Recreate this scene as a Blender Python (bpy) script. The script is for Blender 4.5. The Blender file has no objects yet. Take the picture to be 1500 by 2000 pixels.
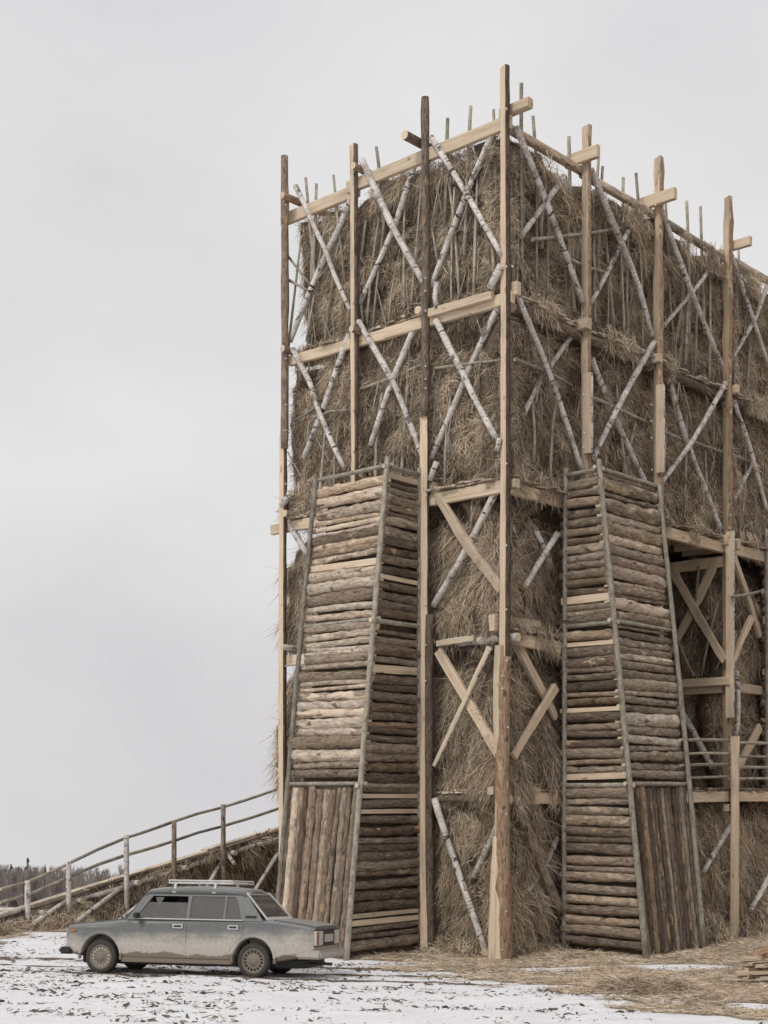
import bpy, bmesh, math, random
import numpy as np
from mathutils import Vector, Matrix
from mathutils.geometry import tessellate_polygon

SC = bpy.context.scene
COL = SC.collection
R = math.radians
random.seed(7)
V = Vector

# ------------------------------------------------------------------ camera
FPX, CX, HY, CAMZ = 2700.0, 750.0, 1550.0, 2.9      # focal length and horizon in photo pixels, eye height
cd = bpy.data.cameras.new("Camera")
cam = bpy.data.objects.new("Camera", cd)
COL.objects.link(cam)
cam.location = (0, 0, CAMZ)
cam.rotation_euler = (R(90), 0, 0)
cd.sensor_fit = 'HORIZONTAL'
cd.sensor_width = 36
cd.lens = 36 * FPX / 1500
cd.shift_y = (HY - 1000) / 1500
cd.clip_start = 0.1
cd.clip_end = 5000
SC.camera = cam

# ------------------------------------------------------------------ node helpers
def N(nt, t, ins=None, **props):
    n = nt.nodes.new(t)
    for k, v in props.items():
        setattr(n, k, v)
    for k, v in (ins or {}).items():
        s = n.inputs[k]
        if isinstance(v, bpy.types.NodeSocket):
            nt.links.new(v, s)
        else:
            s.default_value = v
    return n
def noise(nt, vec, scale=1.0, detail=3.0, rough=0.55, dist=0.0):
    return N(nt, 'ShaderNodeTexNoise', {'Vector': vec, 'Scale': scale, 'Detail': detail, 'Roughness': rough, 'Distortion': dist}).outputs['Fac']
def vmap(nt, vec, scale=(1, 1, 1), loc=(0, 0, 0)):
    return N(nt, 'ShaderNodeMapping', {'Vector': vec, 'Scale': scale, 'Location': loc}).outputs[0]
def ramp(nt, fac, stops, interp='LINEAR'):
    n = N(nt, 'ShaderNodeValToRGB', {'Fac': fac})
    cr = n.color_ramp
    cr.interpolation = interp
    while len(cr.elements) < len(stops):
        cr.elements.new(0.5)
    for e, (p, c) in zip(cr.elements, stops):
        e.position = p
        e.color = (c, c, c, 1) if isinstance(c, (int, float)) else (*c, 1)
    return n.outputs[0]
def mix(nt, fac, a, b, blend='MIX'):
    n = N(nt, 'ShaderNodeMix', data_type='RGBA', blend_type=blend)
    for i, v in ((0, fac), (6, a), (7, b)):
        if isinstance(v, bpy.types.NodeSocket):
            nt.links.new(v, n.inputs[i])
        else:
            n.inputs[i].default_value = v if i == 0 else (*v, 1)
    return n.outputs[2]
def mth(nt, op, a, b=0.0, c=0.0, clamp=False):
    n = N(nt, 'ShaderNodeMath', {0: a, 1: b, 2: c}, operation=op)
    n.use_clamp = clamp
    return n.outputs[0]
def sstep(nt, v, lo, hi):
    return N(nt, 'ShaderNodeMapRange', {'Value': v, 'From Min': lo, 'From Max': hi}, interpolation_type='SMOOTHSTEP').outputs[0]
def bump(nt, h, strength=0.5, dist=0.02):
    return N(nt, 'ShaderNodeBump', {'Height': h, 'Strength': strength, 'Distance': dist}).outputs[0]
def new_mat(name):
    m = bpy.data.materials.new(name)
    m.use_nodes = True
    nt = m.node_tree
    b = nt.nodes['Principled BSDF']
    b.inputs['Roughness'].default_value = 0.85
    b.inputs['Specular IOR Level'].default_value = 0.25
    return m, nt, b
def put(nt, b, **kw):
    for k, v in kw.items():
        k = {'color': 'Base Color', 'rough': 'Roughness', 'normal': 'Normal', 'metal': 'Metallic', 'spec': 'Specular IOR Level'}[k]
        if isinstance(v, bpy.types.NodeSocket):
            nt.links.new(v, b.inputs[k])
        else:
            b.inputs[k].default_value = (*v, 1) if isinstance(v, tuple) else v
def obj_coords(nt, shift=True):
    c = N(nt, 'ShaderNodeTexCoord').outputs['Object']
    rnd = N(nt, 'ShaderNodeObjectInfo').outputs['Random']
    if shift:
        off = mth(nt, 'MULTIPLY', rnd, 97.0)
        cmb = N(nt, 'ShaderNodeCombineXYZ', {0: off, 1: off, 2: off}).outputs[0]
        c = N(nt, 'ShaderNodeVectorMath', {0: c, 1: cmb}, operation='ADD').outputs[0]
    return c, rnd

# ------------------------------------------------------------------ sky, sun, exposure
SUN_EL, SUN_DIR = 48, (-0.62, -0.78)
w = bpy.data.worlds.new("World")
SC.world = w
w.use_nodes = True
nt = w.node_tree
bg = nt.nodes['Background']
tc = N(nt, 'ShaderNodeTexCoord').outputs['Generated']
sep = N(nt, 'ShaderNodeSeparateXYZ', {0: tc})
zc = mth(nt, 'MAXIMUM', sep.outputs[2], 0.06)
vec = N(nt, 'ShaderNodeCombineXYZ', {0: sep.outputs[0], 1: sep.outputs[1], 2: zc}).outputs[0]
sky = N(nt, 'ShaderNodeTexSky', {'Vector': vec}, sky_type='NISHITA', sun_disc=False)
sky.sun_elevation = R(SUN_EL)
sky.sun_rotation = math.atan2(SUN_DIR[0], SUN_DIR[1])
sky.dust_density = 4.0
grey = N(nt, 'ShaderNodeHueSaturation', {'Saturation': 0.05, 'Value': 1.0, 'Color': sky.outputs[0]}).outputs[0]
cl = noise(nt, vmap(nt, tc, (2.6, 2.2, 4.6), (3.1, 0.4, 1.7)), 1.0, 4.0, 0.5)
cloud = ramp(nt, cl, [(0.28, (6.55, 6.47, 6.6)), (0.50, (7.3, 7.25, 7.33)), (0.70, (8.05, 8.03, 8.02))])
cloud = mix(nt, 1.0, cloud, ramp(nt, mth(nt, 'ADD', sep.outputs[2], 0.2), [(0.1, (0.97, 0.965, 0.965)), (0.28, (0.99, 0.985, 0.985)), (0.42, (1.04, 1.04, 1.035)), (0.60, (1.0, 1.0, 1.0)), (0.75, (0.975, 0.97, 0.98))]), 'MULTIPLY')
nt.links.new(mix(nt, 0.94, grey, cloud), bg.inputs[0])
bg.inputs[1].default_value = 0.103
sl = bpy.data.lights.new("Sun", 'SUN')
sl.energy = 1.5
sl.angle = R(14)
sl.color = (1.0, 0.965, 0.91)
so = bpy.data.objects.new("Sun", sl)
COL.objects.link(so)
sd = V((SUN_DIR[0], SUN_DIR[1], 0)).normalized() * math.cos(R(SUN_EL)) + V((0, 0, math.sin(R(SUN_EL))))
so.rotation_euler = sd.to_track_quat('Z', 'Y').to_euler()
so.location = (-20, -20, 40)
SC.view_settings.view_transform = 'Standard'
SC.view_settings.look = 'None'
SC.view_settings.exposure = 0.0
SC.view_settings.gamma = 1.0

# ------------------------------------------------------------------ geometry frame of the place
C0 = V((2.115, 24.3, 0))                       # ground point under the tower's near corner
UL, NL = V((-0.739, 0.673, 0)).normalized(), V((-0.673, -0.739, 0)).normalized()   # left face: along, outward
UR, NR = V((0.673, 0.739, 0)).normalized(), V((0.739, -0.673, 0)).normalized()     # right face: along, outward
RA = V((-7.6, 29.5, 0))                        # ramp origin; the ramp runs along UR, seen side faces NR
EYE = V((0, 0, CAMZ))
def on_plane(px, py, P, n):
    d = V(((px - CX) / FPX, 1.0, (HY - py) / FPX))
    return EYE + d * (n.dot(P - EYE) / n.dot(d))
def FL(px, py, t=0.0): return on_plane(px, py, C0 + NL * t, NL)
def FR(px, py, t=0.0): return on_plane(px, py, C0 + NR * t, NR)
def FG(px, py, t=0.0): return on_plane(px, py, C0 + UR * (8.04 - t), -UR)     # far wall inside the gate
def FA(px, py, t=0.0): return on_plane(px, py, RA + NR * t, NR)
CAR0 = V((-4.264, 20.693, 0))                  # the car's front left tyre; the field falls away across its path
def fall(x, y):
    """height of the field: it slopes down past the car, levels at the tower, then drops to the wood"""
    x, y = np.asarray(x, dtype=float), np.asarray(y, dtype=float)
    d = 0.216 * (x - CAR0.x) + 0.977 * (y - CAR0.y)
    h = np.interp(d, [-400, -30, 0, 2.0, 5.0, 400], [2.0, 2.0, 0.217, 0.067, -0.02, -0.02])
    D = np.maximum(0, y - 35.5)
    D = D * D / (D + 1.5)
    return h - (0.093 * D + 1.0 * (1 - np.exp(-D / 6)))
def FD(px, py, z=0.0):
    d = V(((px - CX) / FPX, 1.0, (HY - py) / FPX))
    lo, hi = 5.0, 34.0
    for _ in range(40):
        m = (lo + hi) / 2
        q = EYE + d * m
        if q.z > float(fall(q.x, q.y)): lo = m
        else: hi = m
    return EYE + d * lo + V((0, 0, z))
def PL(s, z, t=0.0): return C0 + UL * s + NL * t + V((0, 0, z))
def PR(s, z, t=0.0): return C0 + UR * s + NR * t + V((0, 0, z))
def PA(q, z, t=0.0): return RA + UR * q + NR * t + V((0, 0, z))

# ------------------------------------------------------------------ object helpers
WM = {}
def link(o, parent=None, M=None):
    COL.objects.link(o)
    M = M or Matrix.Identity(4)
    o.matrix_basis = M
    if parent:
        o.parent = parent
        o.matrix_parent_inverse = WM[parent.name].inverted()
    WM[o.name] = M
    return o
def tag(o, label=None, cat=None, group=None, kind=None):
    for k, v in (('label', label), ('category', cat), ('group', group), ('kind', kind)):
        if v:
            o[k] = v
    return o
def thing(name, label, cat, M=None, group=None):
    o = bpy.data.objects.new(name, None)
    o.empty_display_size = 0.3
    return tag(link(o, None, M), label, cat, group)
def mesh_obj(name, verts, faces, mats, parent=None, M=None, smooth=False, mi=None):
    me = bpy.data.meshes.new(name)
    me.from_pydata([tuple(v) for v in verts], [], faces)
    for m in mats:
        me.materials.append(m)
    if mi is not None:
        me.polygons.foreach_set('material_index', mi)
    if smooth:
        me.polygons.foreach_set('use_smooth', [True] * len(me.polygons))
    me.update()
    return link(bpy.data.objects.new(name, me), parent, M)
def np_mesh(name, verts, quads, mats, mi, parent=None, smooth=None):
    me = bpy.data.meshes.new(name)
    nv, nq = len(verts), len(quads)
    me.vertices.add(nv)
    me.vertices.foreach_set('co', np.ascontiguousarray(verts, dtype=np.float32).ravel())
    me.loops.add(nq * 4)
    me.loops.foreach_set('vertex_index', np.ascontiguousarray(quads, dtype=np.int32).ravel())
    me.polygons.add(nq)
    me.polygons.foreach_set('loop_start', np.arange(nq, dtype=np.int32) * 4)
    me.polygons.foreach_set('material_index', np.ascontiguousarray(mi, dtype=np.int32))
    if smooth is not None:
        me.polygons.foreach_set('use_smooth', smooth)
    for m in mats:
        me.materials.append(m)
    me.update(calc_edges=True)
    me.validate()
    return link(bpy.data.objects.new(name, me), parent)

def frame_for(p0, p1, side=None):
    z = (p1 - p0).normalized()
    if side is None:
        side = V((1, 0.3, 0)) if abs(z.z) > 0.5 else V((0, 0, 1))
    x = side - z * side.dot(z)
    if x.length < 1e-4:
        x = V((1, 0, 0)) - z * z.x
    x.normalize()
    y = z.cross(x)
    M = Matrix.Identity(4)
    for i in range(3):
        M[i][0], M[i][1], M[i][2], M[i][3] = x[i], y[i], z[i], p0[i]
    return M
def section(kind, seg):
    if kind == 'plank':
        c = 0.86
        return [(1, -c), (1, c), (c, 1), (-c, 1), (-1, c), (-1, -c), (-c, -1), (c, -1)]
    out = []
    for k in range(seg):
        a = 2 * math.pi * (k + 0.5) / seg
        x, y = math.cos(a), math.sin(a)
        if kind == 'hewn':
            x = min(x, 0.42)
        elif kind == 'slab':
            x = max(x, -0.35)
        out.append((x, y))
    return out
_ps = [0]
def pole(name, pts, r, mats, parent=None, kind='round', side=None, seg=9, rough=0.05, taper=1.0, step=0.35, bend=0.0):
    """a log, pole or board along pts: its own mesh, local Z along the wood; slot 0 bark or face, slot 1 cut wood"""
    _ps[0] += 1
    rg = random.Random(_ps[0] * 131 + 7)
    pts = [V(p) for p in pts]
    M = frame_for(pts[0], pts[-1], side)
    Mi = M.inverted()
    L = [Mi @ p for p in pts]
    rx, ry = r if isinstance(r, tuple) else (r, r)
    cum = [0.0]
    for a, b in zip(L, L[1:]):
        cum.append(cum[-1] + (b - a).length)
    tot = cum[-1]
    n = max(2, int(tot / step) + 1)
    sec = section(kind, seg)
    if kind == 'plank':
        seg = 8
    verts, faces, mi = [], [], []
    bx, by = rg.uniform(-1, 1) * bend, rg.uniform(-1, 1) * bend
    jit = [rg.uniform(-1, 1) for _ in range(seg)]
    for i in range(n):
        d = tot * i / (n - 1)
        k = max(j for j in range(len(cum) - 1) if cum[j] <= d + 1e-9)
        f = (d - cum[k]) / max(1e-6, cum[k + 1] - cum[k])
        c = L[k].lerp(L[k + 1], f)
        u = i / (n - 1)
        arc = math.sin(u * math.pi)
        c = c + V((bx * arc + rg.uniform(-1, 1) * rough * rx * 0.4, by * arc + rg.uniform(-1, 1) * rough * ry * 0.4, 0))
        s = (1 + (taper - 1) * u) * (1 + rg.uniform(-1, 1) * rough)
        for j in range(seg):
            jit[j] = jit[j] * 0.6 + rg.uniform(-1, 1) * 0.5
            q = s * (1 + jit[j] * rough * (0.35 if kind == 'plank' else 1))
            verts.append((c.x + sec[j][0] * rx * q, c.y + sec[j][1] * ry * q, c.z))
    cut = 1 if len(mats) > 1 else 0
    for i in range(n - 1):
        for j in range(seg):
            a, b = i * seg + j, i * seg + (j + 1) % seg
            faces.append((a, b, b + seg, a + seg))
            fl = kind == 'hewn' and sec[j][0] >= 0.41 and sec[(j + 1) % seg][0] >= 0.41
            mi.append(cut if fl else 0)
    faces.append(tuple(range(seg - 1, -1, -1)))
    faces.append(tuple(range((n - 1) * seg, n * seg)))
    mi += [cut, cut]
    o = mesh_obj(name, verts, faces, mats, parent, M, kind in ('round', 'slab'), mi)
    if kind == 'hewn':
        sm = [m == 0 for m in mi]
        o.data.polygons.foreach_set('use_smooth', sm)
    elif kind in ('round', 'slab'):
        o.data.polygons[-1].use_smooth = False
        o.data.polygons[-2].use_smooth = False
    return o

def hsh(i, j, k, seed):
    h = (i * 374761393 + j * 668265263 + k * 2147483647 + seed * 974634777) & 0xFFFFFFFF
    h = ((h ^ (h >> 13)) * 1274126177) & 0xFFFFFFFF
    h = ((h ^ (h >> 16)) * 2246822519) & 0xFFFFFFFF
    return ((h ^ (h >> 15)) & 0xFFFFFF) / float(0xFFFFFF)
def vnoise(p, seed=0):
    p = np.asarray(p, dtype=np.float64)
    f = np.floor(p)
    i = f.astype(np.int64)
    t = p - f
    t = t * t * (3 - 2 * t)
    out = 0
    for a in (0, 1):
        wa = t[:, 0] if a else 1 - t[:, 0]
        for b in (0, 1):
            wb = t[:, 1] if b else 1 - t[:, 1]
            for c in (0, 1):
                wc = t[:, 2] if c else 1 - t[:, 2]
                out = out + wa * wb * wc * hsh(i[:, 0] + a, i[:, 1] + b, i[:, 2] + c, seed)
    return out

# ------------------------------------------------------------------ materials
MT = {}
def build_materials():
    # sawn wood
    m, nt, b = new_mat('sawn_wood'); MT['sawn'] = m
    c, rnd = obj_coords(nt)
    g = noise(nt, vmap(nt, c, (26, 26, 1.1)), 1.0, 4, 0.6, 0.6)
    col = ramp(nt, g, [(0.25, (0.50, 0.385, 0.265)), (0.5, (0.68, 0.55, 0.405)), (0.75, (0.78, 0.665, 0.52))])
    kn = ramp(nt, noise(nt, vmap(nt, c, (7, 7, 3.2)), 1.0, 1), [(0.70, 0.0), (0.76, 1.0)])
    col = mix(nt, mth(nt, 'MULTIPLY', kn, 0.75), col, (0.26, 0.15, 0.075))
    st = sstep(nt, noise(nt, vmap(nt, c, (3, 3, 0.8)), 1.0, 3), 0.5, 0.75)
    col = mix(nt, mth(nt, 'MULTIPLY', st, 0.7), col, (0.36, 0.30, 0.23))
    col = mix(nt, 1.0, col, ramp(nt, rnd, [(0, (0.78, 0.77, 0.76)), (1, (1.05, 1.03, 1.0))]), 'MULTIPLY')
    put(nt, b, color=col, rough=0.8, normal=bump(nt, g, 0.35, 0.01))
    # rough bark logs
    def bark(name, d, mid, l, peel0, peel1, peelc, bumps=0.9):
        m, nt, b = new_mat(name); MT[name] = m
        c, rnd = obj_coords(nt)
        n1 = noise(nt, vmap(nt, c, (18, 18, 5.0)), 1.0, 7, 0.74, 1.0)
        n2 = noise(nt, vmap(nt, c, (6, 6, 2.2)), 1.0, 5, 0.65, 0.5)
        n3 = noise(nt, c, 55.0, 3, 0.6)
        col = ramp(nt, n1, [(0.34, d), (0.50, mid), (0.66, l)])
        r2 = mth(nt, 'FRACT', mth(nt, 'MULTIPLY', rnd, 7.31))
        tint = ramp(nt, r2, [(0.0, (0.55, 0.50, 0.47)), (0.35, (0.95, 0.90, 0.84)), (0.65, (1.02, 1.0, 1.0)), (0.85, (1.0, 0.86, 0.72)), (1.0, (1.40, 1.36, 1.32))])
        col = mix(nt, 1.0, col, tint, 'MULTIPLY')
        r3 = mth(nt, 'FRACT', mth(nt, 'MULTIPLY', rnd, 23.7))
        th = mth(nt, 'MULTIPLY_ADD', r3, peel1 - peel0, peel0)
        pk = mth(nt, 'MULTIPLY', mth(nt, 'SUBTRACT', n2, th), 14.0, clamp=True)
        pc = mix(nt, noise(nt, vmap(nt, c, (30, 30, 2)), 1.0, 3), peelc, tuple(x * 1.5 for x in peelc))
        col = mix(nt, pk, col, pc)
        kn = ramp(nt, noise(nt, vmap(nt, c, (8, 8, 5)), 1.0, 0), [(0.76, 0.0), (0.80, 1.0)])
        col = mix(nt, mth(nt, 'MULTIPLY', kn, 0.7), col, (0.05, 0.035, 0.025))
        h = mth(nt, 'ADD', mth(nt, 'ADD', n1, mth(nt, 'MULTIPLY', n3, 0.45)), mth(nt, 'MULTIPLY', pk, -0.3))
        put(nt, b, color=col, rough=0.9, normal=bump(nt, h, bumps, 0.03))
    bark('bark_spruce', (0.10, 0.081, 0.065), (0.285, 0.232, 0.182), (0.50, 0.425, 0.345), 0.76, 0.52, (0.43, 0.33, 0.23))
    bark('bark_dark', (0.065, 0.051, 0.042), (0.185, 0.146, 0.115), (0.335, 0.27, 0.215), 0.77, 0.54, (0.36, 0.245, 0.145))
    bark('bark_orange', (0.15, 0.098, 0.066), (0.34, 0.238, 0.162), (0.50, 0.375, 0.275), 0.64, 0.54, (0.48, 0.37, 0.25), 0.6)
    bark('bark_weathered', (0.19, 0.155, 0.125), (0.50, 0.425, 0.35), (0.80, 0.715, 0.61), 0.68, 0.46, (0.58, 0.475, 0.36))
    # birch
    m, nt, b = new_mat('bark_birch'); MT['birch'] = m
    c, rnd = obj_coords(nt)
    base = ramp(nt, noise(nt, vmap(nt, c, (5, 5, 4)), 1.0, 4, 0.6), [(0.3, (0.36, 0.32, 0.28)), (0.52, (0.62, 0.575, 0.525)), (0.7, (0.76, 0.72, 0.67))])
    l1 = ramp(nt, noise(nt, vmap(nt, c, (3.6, 3.6, 11)), 1.0, 4, 0.7, 1.0), [(0.575, 0.0), (0.62, 1.0)])
    l2 = ramp(nt, noise(nt, vmap(nt, c, (9, 9, 42)), 1.0, 2, 0.6), [(0.58, 0.0), (0.65, 1.0)])
    l3 = ramp(nt, noise(nt, vmap(nt, c, (6, 6, 3.4)), 1.0, 3, 0.65), [(0.60, 0.0), (0.66, 1.0)])
    col = mix(nt, mth(nt, 'MULTIPLY', l2, 0.55), base, (0.12, 0.09, 0.075))
    col = mix(nt, l1, col, (0.055, 0.045, 0.04))
    col = mix(nt, mth(nt, 'MULTIPLY', l3, 0.85), col, (0.10, 0.078, 0.062))
    put(nt, b, color=col, rough=0.75, normal=bump(nt, mth(nt, 'ADD', l1, l3), -0.25, 0.01))
    # smooth grey poles
    def greyp(name, d, l):
        m, nt, b = new_mat(name); MT[name] = m
        c, rnd = obj_coords(nt)
        n1 = noise(nt, vmap(nt, c, (14, 14, 6)), 1.0, 5, 0.65)
        col = ramp(nt, n1, [(0.32, d), (0.68, l)])
        sp = ramp(nt, noise(nt, vmap(nt, c, (24, 24, 30)), 1.0, 1), [(0.66, 0.0), (0.72, 1.0)])
        col = mix(nt, mth(nt, 'MULTIPLY', sp, 0.8), col, (0.06, 0.05, 0.045))
        col = mix(nt, 1.0, col, ramp(nt, rnd, [(0, (0.7, 0.7, 0.68)), (1, (1.2, 1.18, 1.12))]), 'MULTIPLY')
        put(nt, b, color=col, rough=0.8, normal=bump(nt, n1, 0.4, 0.01))
    greyp('grey_pole', (0.18, 0.158, 0.130), (0.42, 0.385, 0.335))
    greyp('grey_stick', (0.20, 0.175, 0.142), (0.47, 0.425, 0.36))
    # hay
    m, nt, b = new_mat('hay_blade'); MT['hay'] = m
    ri = N(nt, 'ShaderNodeNewGeometry').outputs['Random Per Island']
    pos = N(nt, 'ShaderNodeNewGeometry').outputs['Position']
    col = ramp(nt, ri, [(0.0, (0.20, 0.148, 0.100)), (0.3, (0.42, 0.325, 0.230)), (0.62, (0.585, 0.47, 0.350)), (0.88, (0.73, 0.61, 0.475)), (1.0, (0.88, 0.79, 0.66))])
    cv = ramp(nt, noise(nt, pos, 1.1, 3, 0.6), [(0.3, (0.58, 0.57, 0.55)), (0.5, (0.90, 0.89, 0.88)), (0.7, (1.12, 1.11, 1.07))])
    put(nt, b, color=mix(nt, 1.0, col, cv, 'MULTIPLY'), rough=0.8, spec=0.2)
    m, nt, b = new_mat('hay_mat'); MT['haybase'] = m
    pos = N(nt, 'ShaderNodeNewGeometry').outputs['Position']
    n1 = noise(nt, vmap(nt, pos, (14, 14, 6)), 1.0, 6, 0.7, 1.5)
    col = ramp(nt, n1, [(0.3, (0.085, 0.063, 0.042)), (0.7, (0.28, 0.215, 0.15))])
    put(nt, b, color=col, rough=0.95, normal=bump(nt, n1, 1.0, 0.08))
    # bolts, steel
    m, nt, b = new_mat('zinc'); MT['zinc'] = m
    put(nt, b, color=(0.62, 0.62, 0.61), rough=0.5, metal=0.5)
build_materials()

# ------------------------------------------------------------------ ground
def terrain(x, y):
    return fall(x, y)
def straw_zone(x, y):
    """how far into the trampled straw a ground point lies (negative: open snow)"""
    p = np.stack([x, y, 0 * x], 1)
    z1 = (1.65 * x + y - 21.9) * 0.62 + (vnoise(p * 0.55, 8) - .5) * 1.6 + (vnoise(p * 2.2, 9) - .5) * 1.3
    z2 = (y - 27.9) * 0.9 + (vnoise(p * 0.7, 18) - .5) * 3.0 + (vnoise(p * 2.4, 19) - .5) * 2.0
    z = np.maximum(z1, np.where(x < 0, z2, -9))
    # snow left lying in streaks on the straw
    lie = vnoise(p * np.array([0.7, 1.9, 1]), 28) * 0.65 + vnoise(p * np.array([2.0, 4.0, 1]), 29) * 0.35
    lie = lie - 0.055 * np.maximum(z1, 0)
    for (cx, cy, rx, ry) in SNOWY:
        lie = lie + 0.42 * np.exp(-((x - cx) / rx) ** 2 - ((y - cy) / ry) ** 2)
    return np.where(z > 0, np.minimum(z, (0.57 - lie) * 9), z)
SNOWY = [(*FD(px, py).xy, rx, ry) for px, py, rx, ry in ((1400, 1889, 1.2, .45), (1330, 1893, .7, .35), (1235, 1914, .5, .3), (1360, 1926, .9, .35), (1040, 1892, .55, .22), (1120, 1891, .4, .18), (640, 1878, .4, .3), (1485, 1921, .5, .25))]
def build_ground():
    xs = np.concatenate([np.array([-900, -500, -300, -180, -110, -70, -45, -30, -20]), np.arange(-14, 14.01, 0.16), np.array([18, 25, 35, 50, 80, 140, 250, 500, 900])])
    ys = np.concatenate([np.array([-300, -120, -50, -20, -5, 3, 7, 10]), np.arange(11.6, 37.01, 0.15), np.array([38.5, 40, 42, 44, 46, 50, 56, 64, 76, 92, 115, 150, 200, 260, 330, 420, 560, 760])])
    X, Y = np.meshgrid(xs, ys)
    x, y = X.ravel(), Y.ravel()
    p = np.stack([x, y, 0 * x], 1)
    z = terrain(x, y)
    near = (np.abs(x) < 14.1) & (y > 11) & (y < 37.2)
    bz = (vnoise(p * 0.8, 3) - 0.5) * 0.05 + (vnoise(p * 2.7, 4) - 0.5) * 0.035 + (vnoise(p * 6.1, 5) - 0.5) * 0.02
    z = z + np.where(near, bz, 0)
    nx, ny = len(xs), len(ys)
    i = (np.arange(ny - 1)[:, None] * nx + np.arange(nx - 1)[None, :]).ravel()
    q = np.stack([i, i + 1, i + 1 + nx, i + nx], 1)
    m, nt, b = new_mat('snowy_field')
    pos = N(nt, 'ShaderNodeNewGeometry').outputs['Position']
    sp = N(nt, 'ShaderNodeSeparateXYZ', {0: pos})
    big = noise(nt, pos, 0.55, 4, 0.6)
    med = noise(nt, pos, 2.2, 5, 0.65)
    fine = noise(nt, pos, 11.0, 5, 0.7)
    vf = noise(nt, pos, 45.0, 3, 0.7)
    zone = N(nt, 'ShaderNodeAttribute', attribute_name='straw').outputs['Fac']
    zone = mth(nt, 'MULTIPLY_ADD', mth(nt, 'SUBTRACT', fine, 0.5), 1.5, zone)
    zone = mth(nt, 'MULTIPLY_ADD', mth(nt, 'SUBTRACT', vf, 0.5), 0.8, zone)
    hay = sstep(nt, zone, -0.25, 0.35)
    # wheel tracks along the car's path, mud showing through thin snow
    tr = mth(nt, 'ADD', mth(nt, 'MULTIPLY', mth(nt, 'ADD', sp.outputs[0], 4.264), 0.216), mth(nt, 'MULTIPLY', mth(nt, 'ADD', sp.outputs[1], -20.693), 0.977))
    def band(c, wd):
        return mth(nt, 'SUBTRACT', 1.0, mth(nt, 'DIVIDE', mth(nt, 'ABSOLUTE', mth(nt, 'ADD', tr, -c)), wd), clamp=True)
    trk = mth(nt, 'MAXIMUM', band(0.0, 0.32), mth(nt, 'MAXIMUM', band(1.35, 0.30), mth(nt, 'MULTIPLY', band(2.6, 0.7), 0.75)))
    mud = sstep(nt, mth(nt, 'ADD', mth(nt, 'MULTIPLY', trk, 0.34), mth(nt, 'ADD', mth(nt, 'MULTIPLY', fine, 0.55), mth(nt, 'MULTIPLY', med, 0.45))), 0.63, 0.72)
    spk = sstep(nt, mth(nt, 'ADD', mth(nt, 'MULTIPLY', vf, 0.45), mth(nt, 'MULTIPLY', fine, 0.55)), 0.60, 0.655)
    grass = sstep(nt, mth(nt, 'ADD', mth(nt, 'MULTIPLY', big, 0.35), mth(nt, 'MULTIPLY', fine, 0.65)), 0.60, 0.66)
    snow = ramp(nt, med, [(0.3, (0.75, 0.75, 0.77)), (0.7, (0.86, 0.86, 0.875))])
    mudc = ramp(nt, vf, [(0.3, (0.075, 0.055, 0.04)), (0.7, (0.19, 0.145, 0.105))])
    hayc = ramp(nt, noise(nt, vmap(nt, pos, (9, 22, 9)), 1.0, 6, 0.72, 1.2), [(0.28, (0.11, 0.082, 0.058)), (0.5, (0.29, 0.228, 0.165)), (0.72, (0.44, 0.36, 0.275))])
    col = mix(nt, mth(nt, 'MULTIPLY', grass, 0.75), snow, (0.28, 0.225, 0.165))
    col = mix(nt, spk, col, mudc)
    col = mix(nt, mud, col, mudc)
    col = mix(nt, hay, col, hayc)
    far = sstep(nt, sp.outputs[1], 34, 40)
    col = mix(nt, far, col, mix(nt, big, (0.22, 0.19, 0.15), (0.45, 0.43, 0.40)))
    hgt = mth(nt, 'ADD', mth(nt, 'MULTIPLY', fine, 0.6), mth(nt, 'ADD', mth(nt, 'MULTIPLY', vf, 0.4), mth(nt, 'MULTIPLY', mud, -0.25)))
    put(nt, b, color=col, rough=0.85, normal=bump(nt, hgt, 0.7, 0.05))
    o = np_mesh('ground', np.stack([x, y, z], 1), q, [m], np.zeros(len(q)), smooth=np.ones(len(q), dtype=bool))
    at = o.data.attributes.new('straw', 'FLOAT', 'POINT')
    at.data.foreach_set('value', np.clip(straw_zone(x, y), -3, 3).astype(np.float32))
    tag(o, 'snow dusted field with trampled straw in front of the tower', 'ground', kind='structure')
build_ground()

# ------------------------------------------------------------------ hay
def blades(P, D, Wd, L, wid, curl):
    """strips: start P, direction D, width direction Wd, lengths L; returns verts, quads"""
    n = len(P)
    down = np.array([0, 0, -1.0])
    L = L[:, None]
    p1 = P + D * L * 0.5
    D2 = D * 0.75 + down * curl[:, None] + (np.random.rand(n, 3) - 0.5) * 0.95
    D2 /= np.linalg.norm(D2, axis=1)[:, None]
    p2 = p1 + D2 * L * 0.5
    w2 = Wd * wid[:, None] * 0.5
    v = np.stack([P - w2, P + w2, p1 - w2 * 0.9, p1 + w2 * 0.9, p2 - w2 * 0.35, p2 + w2 * 0.35], 1).reshape(-1, 3)
    b = np.arange(n)[:, None] * 6
    q = np.concatenate([b + np.array([0, 1, 3, 2]), b + np.array([2, 3, 5, 4])], 1).reshape(-1, 4)
    return v, q
def nrm(a):
    return a / np.maximum(1e-9, np.linalg.norm(a, axis=1))[:, None]
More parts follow.
